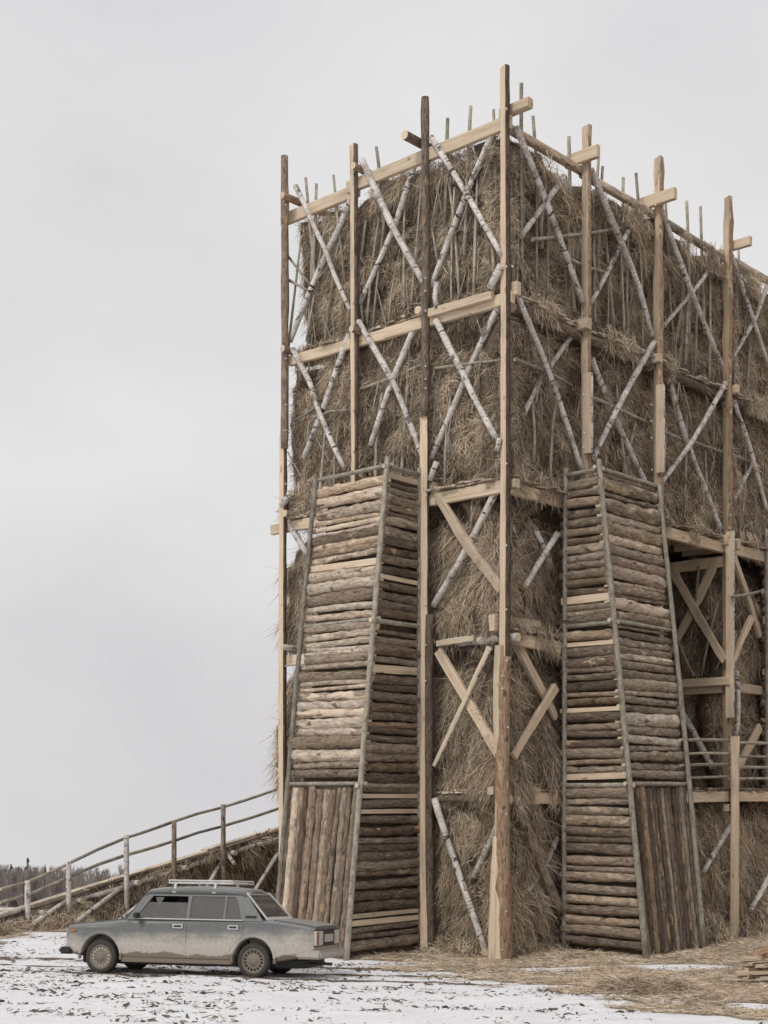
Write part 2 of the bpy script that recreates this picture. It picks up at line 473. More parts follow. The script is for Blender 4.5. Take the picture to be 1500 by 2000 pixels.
def hay_panel(parent, O, U, Nn, s0, s1, z0, z1, tfun, dens=520, length=(0.22, 0.55), spread=1.4, outw=0.5, seed=1, top=None, edge=None, name='hay_infill', thick=0.32, wid=0.011, amp=1.0, tangle=0.55, base=True):
    rs = np.random.RandomState(seed)
    np.random.seed(seed + 999)
    O, U, Nn = (np.array(a) for a in (O, U, Nn))
    Z = np.array([0, 0, 1.0])
    def lim(a, bq):
        zt = z1 + (top(s0 + (s1 - s0) * a) if top else 0)
        z = z0 + (zt - z0) * bq
        se = s1 + (edge(z) if edge else 0)
        return s0 + (se - s0) * a, z
    def surf(a, bq):
        s, z = lim(a, bq)
        p = O + U * s[:, None] + Z * z[:, None]
        m = vnoise(p * 2.3, seed + 1)
        d = (vnoise(p * 1.15, seed) - 0.5) * 0.42 * amp + (m - 0.5) * 0.26 * amp + (vnoise(p * 6.0, seed + 2) - 0.5) * 0.15 - 0.55 * amp * np.clip(0.36 - m, 0, 1)
        t = tfun(s, z) + d
        return p + Nn * t[:, None]
    gx, gz = max(4, int((s1 - s0) / 0.13)), max(4, int((z1 - z0) / 0.13))
    A, B = np.meshgrid(np.linspace(0, 1, gx + 1), np.linspace(0, 1, gz + 1))
    front = surf(A.ravel(), B.ravel())
    back = front - Nn * thick
    nv = len(front)
    i = (np.arange(gz)[:, None] * (gx + 1) + np.arange(gx)[None, :]).ravel()
    q1 = np.stack([i, i + 1, i + gx + 2, i + gx + 1], 1)
    q2 = q1[:, ::-1] + nv
    rim = np.concatenate([np.arange(gx + 1), np.arange(1, gz + 1) * (gx + 1) + gx, gz * (gx + 1) + np.arange(gx - 1, -1, -1), np.arange(gz - 1, 0, -1) * (gx + 1)])
    r2 = np.roll(rim, -1)
    q3 = np.stack([rim, rim + nv, r2 + nv, r2], 1)
    n = int(dens * (s1 - s0) * (z1 - z0))
    a, bq = rs.rand(n), rs.rand(n)
    P = surf(a, bq) + Nn * (rs.rand(n)[:, None] * 0.05 - 0.02)
    c1 = vnoise(P * 1.9, seed + 5)
    c2 = vnoise(P * 4.7, seed + 6)
    th = ((c1 - 0.5) * 2.2 + (c2 - 0.5) * 1.2) * spread + rs.normal(0, tangle, n)
    wild = rs.rand(n) < 0.16
    th = np.where(wild, rs.uniform(-3.1, 3.1, n), th)
    out = outw * (0.15 + 0.85 * rs.rand(n) ** 1.5) * (0.6 + 0.8 * vnoise(P * 2.6, seed + 8))
    D = nrm(-Z * np.cos(th)[:, None] + U * np.sin(th)[:, None] + Nn * out[:, None])
    L = length[0] + (length[1] - length[0]) * rs.rand(n) ** 1.6
    Wd = nrm(np.cross(D, Nn + rs.normal(0, 0.6, (n, 3))))
    if not base:
        k_ = vnoise(P * np.array([1.7, 1.7, 0.4]), seed + 9) > 0.40 + 0.25 * rs.rand(n)
        P, D, L, Wd = P[k_], D[k_], L[k_], Wd[k_]
        n = len(P)
    v, q = blades(P - D * L[:, None] * 0.25, D, Wd, L, wid * (0.55 + 0.9 * rs.rand(n)), 0.15 + 0.5 * rs.rand(n))
    if not base:
        o = np_mesh(name, v, q, [MT['hay']], np.zeros(len(q)), parent)
        o['kind'] = 'stuff'
        return o
    verts = np.concatenate([front, back, v])
    quads = np.concatenate([q1, q2, q3, q + 2 * nv])
    mi = np.concatenate([np.zeros(len(q1) + len(q2) + len(q3)), np.ones(len(q))])
    o = np_mesh(name, verts, quads, [MT['haybase'], MT['hay']], mi, parent, smooth=(mi == 0))
    o['kind'] = 'stuff'
    return o

# ------------------------------------------------------------------ the tower
tower = thing('hay_tower', 'tall hay stuffed tower of timber posts and birch cross braces with leaning log buttresses', 'tower', Matrix.Translation(C0))
S, BK, BD, BO, BW, BI, GP, GS = MT['sawn'], MT['bark_spruce'], MT['bark_dark'], MT['bark_orange'], MT['bark_weathered'], MT['birch'], MT['grey_pole'], MT['grey_stick']
UPZ = V((0, 0, 1))

def build_hay():
    def tf(z0, z1, base=-0.37, rec=0.45, bulge=0.03):
        # hay sits back under the floor above, bulges at mid height
        def f(s, z):
            u = (z - z0) / (z1 - z0)
            return base + bulge * np.sin(np.clip(u, 0, 1) * np.pi) - rec * np.clip((u - 0.80) / 0.2, 0, 1) ** 1.5
        return f
    def wob(seed, amp, off):
        def f(x):
            p = np.stack([np.atleast_1d(x) * 1.6, np.full(np.shape(np.atleast_1d(x)), seed * 1.7), np.zeros(np.shape(np.atleast_1d(x)))], 1)
            p2 = p * np.array([3.1, 1, 1]) + 5
            return (vnoise(p, seed) * 0.65 + vnoise(p2, seed) * 0.35) * amp + off
        return f
    bands = [(11.74, 14.50, 0.0), (8.52, 11.60, 0.08), (5.80, 8.20, 0.55), (2.95, 5.56, 0.45), (-0.2, 2.74, 0.2)]
    for k, (z0, z1, rec) in enumerate(bands):
        ln = (0.18, 0.42) if k < 2 else (0.30, 0.80)
        sp = 1.5 if k < 2 else 0.85
        dn = 1500 if k < 2 else 1250
        hay_panel(tower, C0, UL, NL, 0.20, 5.45, z0, z1, tf(z0, z1, rec=rec), dens=dn, length=ln, spread=sp, outw=0.6, seed=11 + k, tangle=0.8 if k < 2 else 0.5,
                  top=wob(3, -0.34, 0.20) if k == 0 else None, edge=wob(21 + k, -0.40, (0.32, 0.52, 0.70, 0.75, 0.60)[k]), wid=0.0088)
        send = 12.2 if k < 2 else 4.4
        hay_panel(tower, C0, UR, NR, 0.20, send, z0, z1, tf(z0, z1, rec=rec), dens=dn * (0.85 if k < 2 else 1), length=ln, spread=sp, outw=0.6, seed=31 + k, tangle=0.8 if k < 2 else 0.5,
                  top=wob(8, 0.42, -0.05) if k == 0 else None, wid=0.0096)
        hay_panel(tower, C0, (UR - UL).normalized(), (NL + NR).normalized(), -0.30, 0.30, z0, z1 - rec * 0.5, lambda s, z: -0.44 - 0.5 * np.abs(s) - rec * 0.8 * np.clip((z - z1 + 0.9) / 0.9, 0, 1), dens=dn * 1.3, length=ln, spread=sp, outw=0.6, seed=101 + k, amp=0.5, wid=0.0088, thick=0.2)
        if k == 2:
            z0, z1 = 2.98, 8.14
            hay_panel(tower, C0, UR, NR, 8.1, 12.2, z0, z1, tf(z0, z1, rec=rec * 0.6), dens=700, length=ln, spread=1.2, seed=51 + k, wid=0.013)
            hay_panel(tower, C0 + UR * 8.12, -NR, -UR, 0.25, 5.0, z0, z1, tf(z0, z1, base=-0.25, rec=0.2), dens=700, length=ln, spread=1.2, seed=61 + k, wid=0.013)
            hay_panel(tower, C0 + UR * 4.45, -NR, UR, 0.25, 5.0, z0, z1, tf(z0, z1, base=-0.25, rec=0.1), dens=60, length=ln, seed=66 + k, wid=0.013)
            hay_panel(tower, C0 - NR * 4.6, UR, NR, 4.2, 8.4, z0, z1, tf(z0, z1, rec=0.1), dens=120, length=ln, seed=71 + k, wid=0.013)
    # wisps hanging over the floor edges
    for k, z in enumerate((14.45, 11.74, 8.50, 5.72, 2.86)):
        hay_panel(tower, C0, UL, NL, 0.3, 5.5, z - 0.22, z + 0.22, lambda s, z_: 0 * s - 0.27, dens=1500 if k < 2 else 1100, length=(0.2, 0.5), spread=1.0, outw=0.7, seed=141 + k, amp=0.2, base=False, name='hay_fringe', wid=0.0088)
        hay_panel(tower, C0, UR, NR, 0.3, 12.0 if k < 3 else 2.2, z - 0.22, z + 0.22, lambda s, z_: 0 * s - 0.06, dens=1700 if k < 2 else 1200, length=(0.2, 0.5), spread=1.0, outw=0.7, seed=151 + k, amp=0.2, base=False, name='hay_fringe', wid=0.0096)
    # far side and far end of the tower, closing its inside off from the sky
    hay_panel(tower, C0 + UL * 4.6, UR, UL, 2.6, 12.2, 0.0, 14.1, lambda s, z: 0.0 * s, dens=40, length=(0.4, 0.9), seed=121, wid=0.02)
    hay_panel(tower, C0 + UR * 12.2, UL, UR, 0.2, 4.8, 0.0, 14.1, lambda s, z: 0.0 * s, dens=40, length=(0.4, 0.9), seed=122, wid=0.02)
    # under the gate balcony: a bank of hay that spreads at its foot
    def bank(s, z):
        return 0.82 + 0.75 * np.clip(1 - z / 1.0, 0, 1) ** 2 + 0.12 * np.sin(z * 1.1) - 0.25 * np.clip((z - 2.3) / 0.4, 0, 1)
    hay_panel(tower, C0, UR, NR, 3.6, 12.0, -0.2, 2.66, bank, dens=1150, length=(0.30, 0.75), spread=0.95, outw=0.6, seed=81, wid=0.0096)
    # loose skirts at the wall foot
    hay_panel(tower, C0, UL, NL, 0.25, 2.0, -0.1, 0.26, lambda s, z: 0.0 - z * 1.0, dens=2200, length=(0.2, 0.5), spread=2.0, outw=1.0, seed=83, amp=0.4)
    hay_panel(tower, C0, UR, NR, 0.25, 2.2, -0.1, 0.26, lambda s, z: 0.0 - z * 1.0, dens=2200, length=(0.2, 0.5), spread=2.0, outw=1.0, seed=84, amp=0.4)
build_hay()

def build_frame():
    # posts
    def post(p0, p1, r, mats, **kw):
        kw['rough'] = kw.get('rough', 0.05) * 1.7
        kw.setdefault('bend', 0.035)
        return pole('post', [p0, p1], r, mats, tower, step=0.28, **kw)
    post(PL(0, 5.15), PL(0, 15.68), 0.105, [BD, S], kind='hewn', side=(NL + UL * 0.38), rough=0.04, taper=0.86, seg=14)
    post(PL(-0.04, -0.2, 0.03), PL(0.0, 5.3, 0.02), 0.145, [BO, S], kind='round', rough=0.04, taper=0.82)
    post(PL(0.085, -0.2, 0.16), PL(0.05, 2.15, 0.135), (0.045, 0.15), [S, S], kind='plank', side=NL, taper=0.55, rough=0.07)
    post(PL(0.05, 2.1, 0.125), PL(0.05, 2.95, 0.125), (0.03, 0.045), [S, S], kind='plank', side=NL, taper=0.6)
    post(PL(0.04, 3.6, 0.12), PL(0.04, 5.5, 0.10), (0.035, 0.055), [S, S], kind='plank', side=NL, taper=1.15, rough=0.06)
    post(PL(1.838, 9.85), PL(1.838, 15.76), 0.082, [BD, S], rough=0.05, taper=0.95)
    post(PL(1.80, -0.2, 0.03), PL(1.85, 9.95), 0.085, [BD, S], kind='hewn', side=(NL + NR * 0.25), rough=0.04, seg=14)
    post(PL(1.71, -0.05, -0.02), PL(1.74, 6.2, -0.02), 0.075, [BD, S], rough=0.05)
    post(PL(3.667, 4.5), PL(3.667, 15.46), 0.085, [BD, S], kind='hewn', side=(NL + UL * 0.35), rough=0.05, seg=14)
    post(PL(5.59, 9.9), PL(5.59, 15.84), 0.08, [BD, S], rough=0.05)
    post(PL(5.66, -0.05), PL(5.64, 10.2), 0.085, [BK, S], kind='hewn', side=(NL + UL * 0.15), rough=0.05, seg=14)
    post(PR(2.56, 6.0), PR(2.56, 15.54), 0.095, [BK, S], kind='hewn', side=(NL + UL * 0.2), rough=0.05, seg=14)
    post(PR(5.15, -0.05), PR(5.15, 15.83), 0.105, [BO, S], kind='hewn', side=(NL + UL * 0.45), rough=0.08, seg=14)
    post(PR(8.04, -0.05), PR(8.04, 15.95), 0.11, [BO, S], kind='hewn', side=(NL + UL * 0.45), rough=0.09, seg=14)
    post(PR(10.95, -0.05), PR(10.95, 15.9), 0.105, [BO, S], kind='hewn', side=(NL + UL * 0.45), rough=0.07, seg=14)
    # splice pieces bolted to the posts
    def splice(s, z0, z1, r=0.10):
        pole('splice_plank', [PR(s, z0, 0.12) + NL * 0.13, PR(s, z1, 0.12) + NL * 0.13], (r, r * 0.95), [BI, S], tower, kind='hewn', side=(NL + NR * 0.2), seg=14, rough=0.04)
    splice(2.56, 9.30, 10.81)
    splice(5.15, 9.38, 11.16)
    splice(8.04, 4.55, 8.6, 0.10)
    # beams: left face
    def beam(p0, p1, r, mats=(S, S), kind='plank', side=UPZ, name='beam', **kw):
        return pole(name, [p0, p1], r, list(mats), tower, kind=kind, side=side, **kw)
    beam(PL(-0.08, 14.72, -0.08), PL(3.9, 14.72, -0.09), (0.115, 0.05), rough=0.03)
    beam(PL(3.7, 14.66, -0.19), PL(5.86, 14.66, -0.19), (0.12, 0.05), rough=0.03)
    beam(PL(-0.12, 11.63, -0.10), PL(2.9, 11.66, -0.10), (0.105, 0.05), rough=0.04)
    beam(PL(0.25, 11.72, 0.01), PL(1.72, 11.74, 0.01), (0.075, 0.045), rough=0.03)
    beam(PL(2.7, 11.66, -0.13), PL(5.55, 11.70, -0.13), (0.10, 0.05), rough=0.04)
    beam(PL(0.02, 8.33, -0.12), PL(1.75, 8.33, -0.12), (0.11, 0.055), rough=0.05)
    beam(PL(1.7, 8.33, -0.13), PL(6.1, 8.33, -0.13), (0.10, 0.05), rough=0.05)
    beam(PL(0.75, 5.70, -0.10), PL(1.62, 5.66, -0.10), (0.085, 0.06), [BI, S], kind='hewn', side=NL, seg=12, rough=0.05)
    beam(PL(5.0, 5.6, -0.1), PL(5.75, 5.6, -0.1), (0.10, 0.05))
    beam(PL(0.02, 2.80, -0.22), PL(5.6, 2.80, -0.22), 0.075, [BD, S], kind='round', rough=0.06)
    # beams: right face
    beam(PR(0.15, 14.72, -0.13), PR(2.75, 14.72, -0.13), (0.12, 0.07), [BW, S], kind='slab', side=UPZ, seg=10, rough=0.05)
    beam(PR(2.6, 14.68, -0.14), PR(5.3, 14.70, -0.14), (0.12, 0.07), [BW, S], kind='slab', side=UPZ, seg=10, rough=0.06)
    beam(PR(5.0, 14.72, -0.14), PR(8.2, 14.66, -0.14), 0.085, [GP, S], kind='round', rough=0.05)
    beam(PR(7.9, 14.70, -0.14), PR(12.3, 14.72, -0.14), (0.12, 0.07), [BW, S], kind='slab', side=UPZ, seg=10, rough=0.05)
    beam(PR(0.4, 11.58, -0.12), PR(5.2, 11.62, -0.12), 0.095, [BD, S], kind='round', rough=0.09)
    beam(PR(5.0, 11.58, -0.12), PR(12.2, 11.60, -0.12), 0.10, [BD, S], kind='round', rough=0.09)
    beam(PR(0.1, 8.33, -0.10), PR(1.85, 8.33, -0.10), (0.105, 0.055), rough=0.04)
    beam(PR(4.2, 8.28, -0.10), PR(8.3, 8.28, -0.10), (0.115, 0.06), rough=0.04)
    beam(PR(7.9, 8.28, -0.02), PR(12.2, 8.28, -0.02), (0.115, 0.06), rough=0.04)
    beam(PR(0.35, 5.66, -0.10), PR(1.85, 5.60, -0.10), (0.11, 0.06), rough=0.04)
    beam(PR(8.1, 5.25, -0.08), PR(12.2, 5.25, -0.08), (0.10, 0.05), rough=0.05)
    beam(PR(0.1, 2.80, -0.15), PR(3.0, 2.82, -0.15), (0.10, 0.05), rough=0.05)
    # balcony edge across the gate
    beam(PR(3.85, 2.82, 1.22), PR(5.75, 2.84, 1.22), (0.10, 0.055), rough=0.04)
    beam(PR(5.65, 2.84, 1.235), PR(9.75, 2.83, 1.235), (0.10, 0.055), rough=0.04)
    beam(PR(5.62, 2.62, 1.26), PR(5.98, 2.62, 1.20), (0.07, 0.06), rough=0.04)
    # gate cross frames (run into the tower)
    beam(PR(8.0, 7.98, -0.1), PR(8.0, 7.98, -4.4), (0.12, 0.06), rough=0.04)
    beam(PR(8.0, 5.22, -0.1), PR(8.0, 5.22, -4.4), (0.11, 0.06), rough=0.04)
    # outrigger ends: beams that run through and stick out past the faces
    def out_r(s, z, ln, r=(0.115, 0.055), mats=(S, S), back=1.2, dx=0.16, kind='plank'):
        beam(PR(s + dx, z, -back), PR(s + dx, z, ln), r, mats, kind=kind, name='outrigger', rough=0.04)
    out_r(0.0, 14.98, 0.42, (0.085, 0.075), dx=0.20, back=0.22)
    out_r(2.56, 14.92, 0.36, dx=-0.14, back=0.38)
    out_r(5.15, 14.92, 0.48, dx=-0.15, back=0.45)
    out_r(8.04, 14.92, 0.46, (0.10, 0.055), dx=0.16, back=0.15)
    out_r(0.0, 11.78, 0.20, (0.12, 0.06), dx=0.16, back=0.1)
    out_r(2.56, 11.74, 0.16, (0.10, 0.08), dx=-0.15)
    out_r(5.15, 11.70, 0.14, (0.085, 0.07), dx=-0.15)
    out_r(8.04, 11.76, 0.16, (0.09, 0.06), dx=0.16)
    out_r(0.0, 8.36, 0.16, (0.08, 0.07), dx=0.17, back=0.1)
    out_r(8.04, 8.36, 0.18, (0.12, 0.07), dx=0.17)
    out_r(8.04, 8.42, 0.12, (0.11, 0.07), dx=-0.17)
    out_r(0.0, 5.66, 0.16, (0.075, 0.075), [BI, S], dx=0.20, kind='round')
    out_r(8.04, 5.35, 0.14, (0.09, 0.06), dx=-0.17)
    def out_l(s, z, ln, r, mats, kind='round', back=1.3):
        pole('outrigger', [PL(s, z, -back), PL(s, z, ln)], r, list(mats), tower, kind=kind, side=UPZ, rough=0.05)
    out_l(1.99, 14.98, 0.40, 0.085, [BD, S])
    out_l(3.52, 14.96, 0.16, 0.07, [BK, S])
    out_l(5.45, 14.95, 0.20, 0.075, [BO, S])
    out_l(5.5, 11.88, 0.15, 0.07, [BK, S])
    out_l(3.55, 11.83, 0.18, 0.065, [BK, S])
    out_l(1.98, 11.86, 0.05, 0.07, [S, S])
    out_l(5.45, 8.55, 0.14, 0.075, [BK, S])
    out_l(0.22, 6.0, 0.08, 0.07, [S, S], 'plank')
    out_l(0.20, 5.85, 0.10, (0.08, 0.06), [S, S], 'plank')
    out_l(0.22, 2.95, 0.12, 0.07, [S, S], 'plank')
    out_l(5.45, 5.85, 0.22, 0.06, [BI, S])
    # floors: rough slabs laid side by side, their ends showing along the faces
    def floor(z, s0, s1, face, depth=3.2, seed=1, tout=0.04, dens=1.0):
        rg = random.Random(seed)
        vs, fs = [], []
        s = s0
        Pf = PL if face == 'L' else PR
        while s < s1:
            wd = rg.uniform(0.12, 0.24)
            for lay in range(2):
                if lay and rg.random() > 0.55 * dens:
                    continue
                t0 = tout + rg.uniform(-0.10, 0.08)
                zz = z + lay * 0.045 + rg.uniform(-0.012, 0.012)
                th = rg.uniform(0.025, 0.042)
                b = len(vs)
                for (ss, tt, z2) in ((s, t0, zz), (s + wd * 0.95, t0 + rg.uniform(-.03, .03), zz), (s + wd * 0.95, -depth, zz), (s, -depth, zz)):
                    vs.append(Pf(ss, z2, tt)); vs.append(Pf(ss, z2 + th, tt))
                q = [(0, 2, 3, 1), (2, 4, 5, 3), (4, 6, 7, 5), (6, 0, 1, 7), (1, 3, 5, 7), (0, 6, 4, 2)]
                fs += [tuple(b + i for i in f) for f in q]
            s += wd
        mesh_obj('plank_floor', vs, fs, [BW], tower)
    floor(11.80, 0.25, 5.4, 'L', seed=1, tout=-0.10)
    floor(8.46, 0.25, 5.4, 'L', seed=2, tout=-0.02)
    floor(11.72, 0.4, 12.0, 'R', seed=3, tout=-0.02)
    floor(8.45, 0.2, 12.0, 'R', seed=4, tout=0.06, depth=4.6)
    floor(5.80, 0.3, 1.9, 'R', seed=5, tout=-0.05, depth=0.8)
    floor(2.93, 3.9, 11.8, 'R', seed=6, tout=1.28, depth=4.6)
    floor(2.90, 0.2, 5.4, 'L', seed=7, tout=-0.25)
build_frame()

def build_braces():
    def br(fn, pts, r, mats, t=0.0, kind='round', rough=0.05, taper=0.85, **kw):
        P = [fn(x, y, t + (0.07 * i / max(1, len(pts) - 1) if kw.get('tilt') else 0)) for i, (x, y) in enumerate(pts)]
        kw.pop('tilt', None)
        pole('brace', P, r, mats, tower, kind=kind, rough=rough * 1.5, taper=taper, step=0.22, bend=0.05 if kind == 'round' else 0.0, **kw)
    B = [BI, S]
    f, g = -0.01, -0.14       # front and rear layer of each cross
    L = [
        ([(577, 363), (604, 412), (640, 487), (658, 540), (684, 606)], .052, f), ([(688, 385), (664, 447), (640, 500), (600, 590), (566, 668)], .062, g),
        ([(707, 312), (767, 440), (828, 553)], .068, f), ([(812, 316), (770, 440), (702, 594)], .06, g),
        ([(842, 268), (907, 372), (981, 500)], .058, f), ([(968, 248), (918, 368), (842, 560)], .06, g),
        ([(980, 518), (956, 563)], .075, .05), ([(853, 552), (846, 578), (853, 603)], .055, .03),
        ([(572, 682), (606, 745), (626, 805), (650, 865), (674, 917)], .058, f), ([(683, 650), (632, 800), (593, 895)], .06, g),
        ([(700, 628), (767, 752), (824, 890)], .062, f), ([(811, 637), (767, 750), (722, 875)], .062, g),
        ([(852, 626), (907, 720), (971, 860)], .064, f), ([(974, 596), (912, 720), (842, 895)], .062, g),
        ([(853, 902), (839, 938)], .062, .04), ([(976, 856), (970, 880)], .05, .06),
        ([(568, 962), (550, 988)], .07, .03), ([(562, 1013), (588, 1052), (606, 1090)], .07, g),
        ([(848, 1560), (872, 1640), (905, 1735), (950, 1862)], .068, f), ([(979, 1597), (950, 1655), (921, 1722)], .062, -.2),
    ]
    for pts, r, t in L:
        br(FL, pts, r, B, t)
    br(FL, [(977, 942), (912, 1070), (846, 1184)], .07, [BI, S], -.16)
    br(FL, [(956, 1264), (905, 1375), (848, 1496)], (.06, .055), [BI, S], f, kind='hewn', side=(NL + UR * 0.1), seg=12)
    for pts in ([(844, 948), (910, 1060), (981, 1152)], [(856, 1272), (915, 1370), (982, 1485)]):
        br(FL, pts, (.045, .085), [S, S], -.10, kind='plank', side=NL, rough=.06, taper=1.1)
    br(FL, [(945, 1856), (955, 1866)], (.05, .07), [S, S], .06, kind='plank', side=UPZ)
    br(FL, [(957, 1850), (975, 1840)], .06, B, .0)
    Rr = [
        ([(1007, 247), (1070, 410), (1138, 590)], .058, f), ([(1102, 345), (1060, 405), (1018, 462)], .06, g),
        ([(1153, 330), (1200, 450), (1245, 560), (1273, 656)], .062, f), ([(1251, 398), (1205, 490), (1153, 594)], .055, g),
        ([(1290, 407), (1340, 540), (1411, 716)], .058, f), ([(1414, 482), (1370, 545), (1296, 636)], .05, g),
        ([(1428, 497), (1463, 605), (1502, 716)], .052, f), ([(1503, 545), (1470, 625), (1427, 705)], .055, g),
        ([(1013, 583), (1070, 730), (1138, 924)], .056, f), ([(1134, 622), (1107, 670), (1060, 735), (1022, 810)], .056, -.2),
        ([(1155, 700), (1190, 780), (1230, 870), (1264, 950)], .064, g), ([(1278, 668), (1215, 790), (1156, 900)], .062, f),
        ([(1297, 710), (1340, 845), (1375, 940), (1411, 1042)], .062, g), ([(1416, 748), (1345, 865), (1292, 942)], .058, f),
        ([(1433, 783), (1465, 870), (1502, 1010)], .055, f), ([(1468, 905), (1450, 940), (1431, 980)], .055, g),
        ([(1089, 1042), (1060, 1088), (1026, 1145)], .062, f), ([(1045, 1035), (1078, 1110)], .055, -.3),
        ([(1089, 1635), (1060, 1690), (1028, 1745)], .055, -.2),
    ]
    for pts, r, t in Rr:
        br(FR, pts, r, B, t)
    br(FR, [(1007, 1560), (1050, 1655), (1095, 1780)], .085, [BK, S], f, taper=1.1)
    br(FR, [(1085, 1342), (1048, 1402), (1003, 1478)], (.045, .08), [S, S], f, kind='plank', side=NR, rough=.06)
    br(FR, [(1003, 1246), (1045, 1325), (1086, 1402)], (.045, .085), [S, S], -.16, kind='plank', side=NR, rough=.06)
    # gate far wall and the bays beyond it
    br(FG, [(1308, 1105), (1360, 1197), (1416, 1292)], (.045, .095), [S, S], .16, kind='plank', side=-UR, rough=.05)
    br(FG, [(1398, 1095), (1360, 1178), (1310, 1272)], (.045, .095), [S, S], .06, kind='plank', side=-UR, rough=.05)
    br(FG, [(1318, 1372), (1352, 1425), (1392, 1500)], .085, B, .15)
    br(FR, [(1432, 1086), (1460, 1165), (1484, 1243)], (.045, .08), [S, S], -.02, kind='plank', side=NR)
    br(FR, [(1468, 1206), (1450, 1245), (1432, 1290)], (.045, .08), [S, S], .06, kind='plank', side=NR)
    br(FR, [(1484, 1420), (1464, 1458), (1440, 1500)], (.045, .10), [S, S], .04, kind='plank', side=NR)
    br(FR, [(1438, 1310), (1437, 1440)], .06, B, .10)
    br(lambda x, y, t: FR(x, y, t + 1.2), [(1427, 1612), (1373, 1705)], .058, B, 0.0)
    br(lambda x, y, t: FR(x, y, t + 1.3), [(1503, 1712), (1466, 1778)], .062, B, 0.1)
build_braces()

def build_sticks():
    rg = random.Random(42)
    def st(p0, p1, r=None):
        pole('stick', [p0, p1], r or rg.uniform(0.022, 0.036), [GS, S], tower, rough=0.1, taper=rg.uniform(0.7, 0.95), step=0.45, seg=7, bend=rg.uniform(0.0, 0.07))
    # sticks whose tips stand above the top beam (tip in the photo, foot lower down)
    for x, y in ((597, 347), (618, 359), (651, 342), (735, 287), (874, 231), (919, 207), (964, 214)):
        p = FL(x, y, -0.26)
        st(p - V((0, 0, rg.uniform(1.7, 2.9))) + UL * rg.uniform(-.35, .35), p, 0.038)
    for x, y in ((1018, 163), (1041, 227), (1111, 267), (1169, 310), (1177, 325), (1217, 347), (1242, 338), (1299, 377), (1341, 393), (1368, 403), (1443, 470)):
        p = FR(x, y, -0.26)
        st(p - V((0, 0, rg.uniform(1.7, 2.9))) + UR * rg.uniform(-.3, .3), p, 0.038)
    # wattle over the hay of the two upper storeys
    for s in (0.45, 0.8, 1.25, 1.55, 2.2, 2.55, 2.9, 3.2, 3.5, 3.95, 4.3, 4.7, 5.05, 5.3):
        a = s + rg.uniform(-.08, .08)
        st(PL(a + rg.uniform(-.45, .45), 11.75 + rg.uniform(0, .4), -0.16), PL(a, 14.5 + rg.uniform(-.5, .15), -0.24))
    for s in (0.4, 0.8, 1.3, 1.7, 2.15, 2.8, 3.15, 3.55, 3.95, 4.4, 4.8, 5.45, 5.85, 6.3, 6.75, 7.2, 7.65, 8.4, 8.9, 9.35):
        a = s + rg.uniform(-.08, .08)
        st(PR(a + rg.uniform(-.28, .28), 11.75 + rg.uniform(0, .3), -0.17), PR(a, 14.45 + rg.uniform(-.6, .15), -0.24))
    for s in (0.5, 1.3, 2.4, 3.1, 4.2, 4.6, 5.1):
        st(PL(s + rg.uniform(-.3, .3), 8.6, -0.2), PL(s, rg.uniform(10.2, 11.4), -0.22))
    for s in (0.5, 1.1, 1.9, 3.0, 3.9, 4.6, 5.8, 6.6, 7.4, 8.5, 9.2):
        st(PR(s + rg.uniform(-.5, .5), 8.6 + rg.uniform(0, .4), -0.2), PR(s, rg.uniform(9.9, 11.4), -0.2))
    # long horizontal ones woven across
    for a, b in (((704, 760), (823, 712)), ((848, 720), (980, 703)), ((575, 822), (622, 793)), ((613, 815), (684, 800)), ((560, 497), (616, 570)), ((560, 545), (606, 570))):
        st(FL(*a, -0.12), FL(*b, -0.17), 0.03)
    for a, b in (((1040, 468), (1215, 445)), ((1105, 502), (1180, 530)), ((1005, 702), (1115, 752)), ((1160, 777), (1270, 827)), ((1350, 862), (1465, 902)), ((1295, 842), (1330, 858))):
        st(FR(*a, -0.10), FR(*b, -0.15), 0.034)
    # stakes in the lower bays and inside the gate
    for a, b in (((922, 970), (920, 1040)), ((1020, 1475), (1030, 1540))):
        st((FL if a[0] < 985 else FR)(*a, -0.2), (FL if a[0] < 985 else FR)(*b, -0.2))
    for a, b in (((1365, 1105), (1358, 1180)), ((1402, 1175), (1370, 1320)), ((1322, 1245), (1355, 1320)), ((1425, 1165), (1484, 1155)), ((1330, 1270), (1345, 1310))):
        st(FG(*a, 0.10) if a[0] < 1410 else FR(*a, 0.2), FG(*b, 0.10) if b[0] < 1410 else FR(*b, 0.2))
build_sticks()

def build_twigs():
    rg = random.Random(17)
    for k in range(96):
        left = k % 12 < 5
        z = rg.uniform(8.8, 13.6)
        if left:
            s = rg.uniform(0.4, 5.1); P = PL; t = -0.10
        else:
            s = rg.uniform(0.4, 9.6); P = PR; t = -0.10
        ln = rg.uniform(0.5, 1.5); a = rg.choice((rg.gauss(0, 0.28), rg.gauss(0, 0.28), rg.gauss(0, 0.9)))
        e = min(14.6, z + ln * math.cos(a))
        pole('twig', [P(s, z, t), P(s + 0.5 * ln * math.sin(a) + rg.uniform(-.05, .05), (z + e) / 2, t - 0.02), P(s + ln * math.sin(a), e, t - 0.05)], rg.uniform(0.011, 0.021), [GS, S], tower, rough=0.12, taper=0.5, seg=6, step=0.3)
build_twigs()

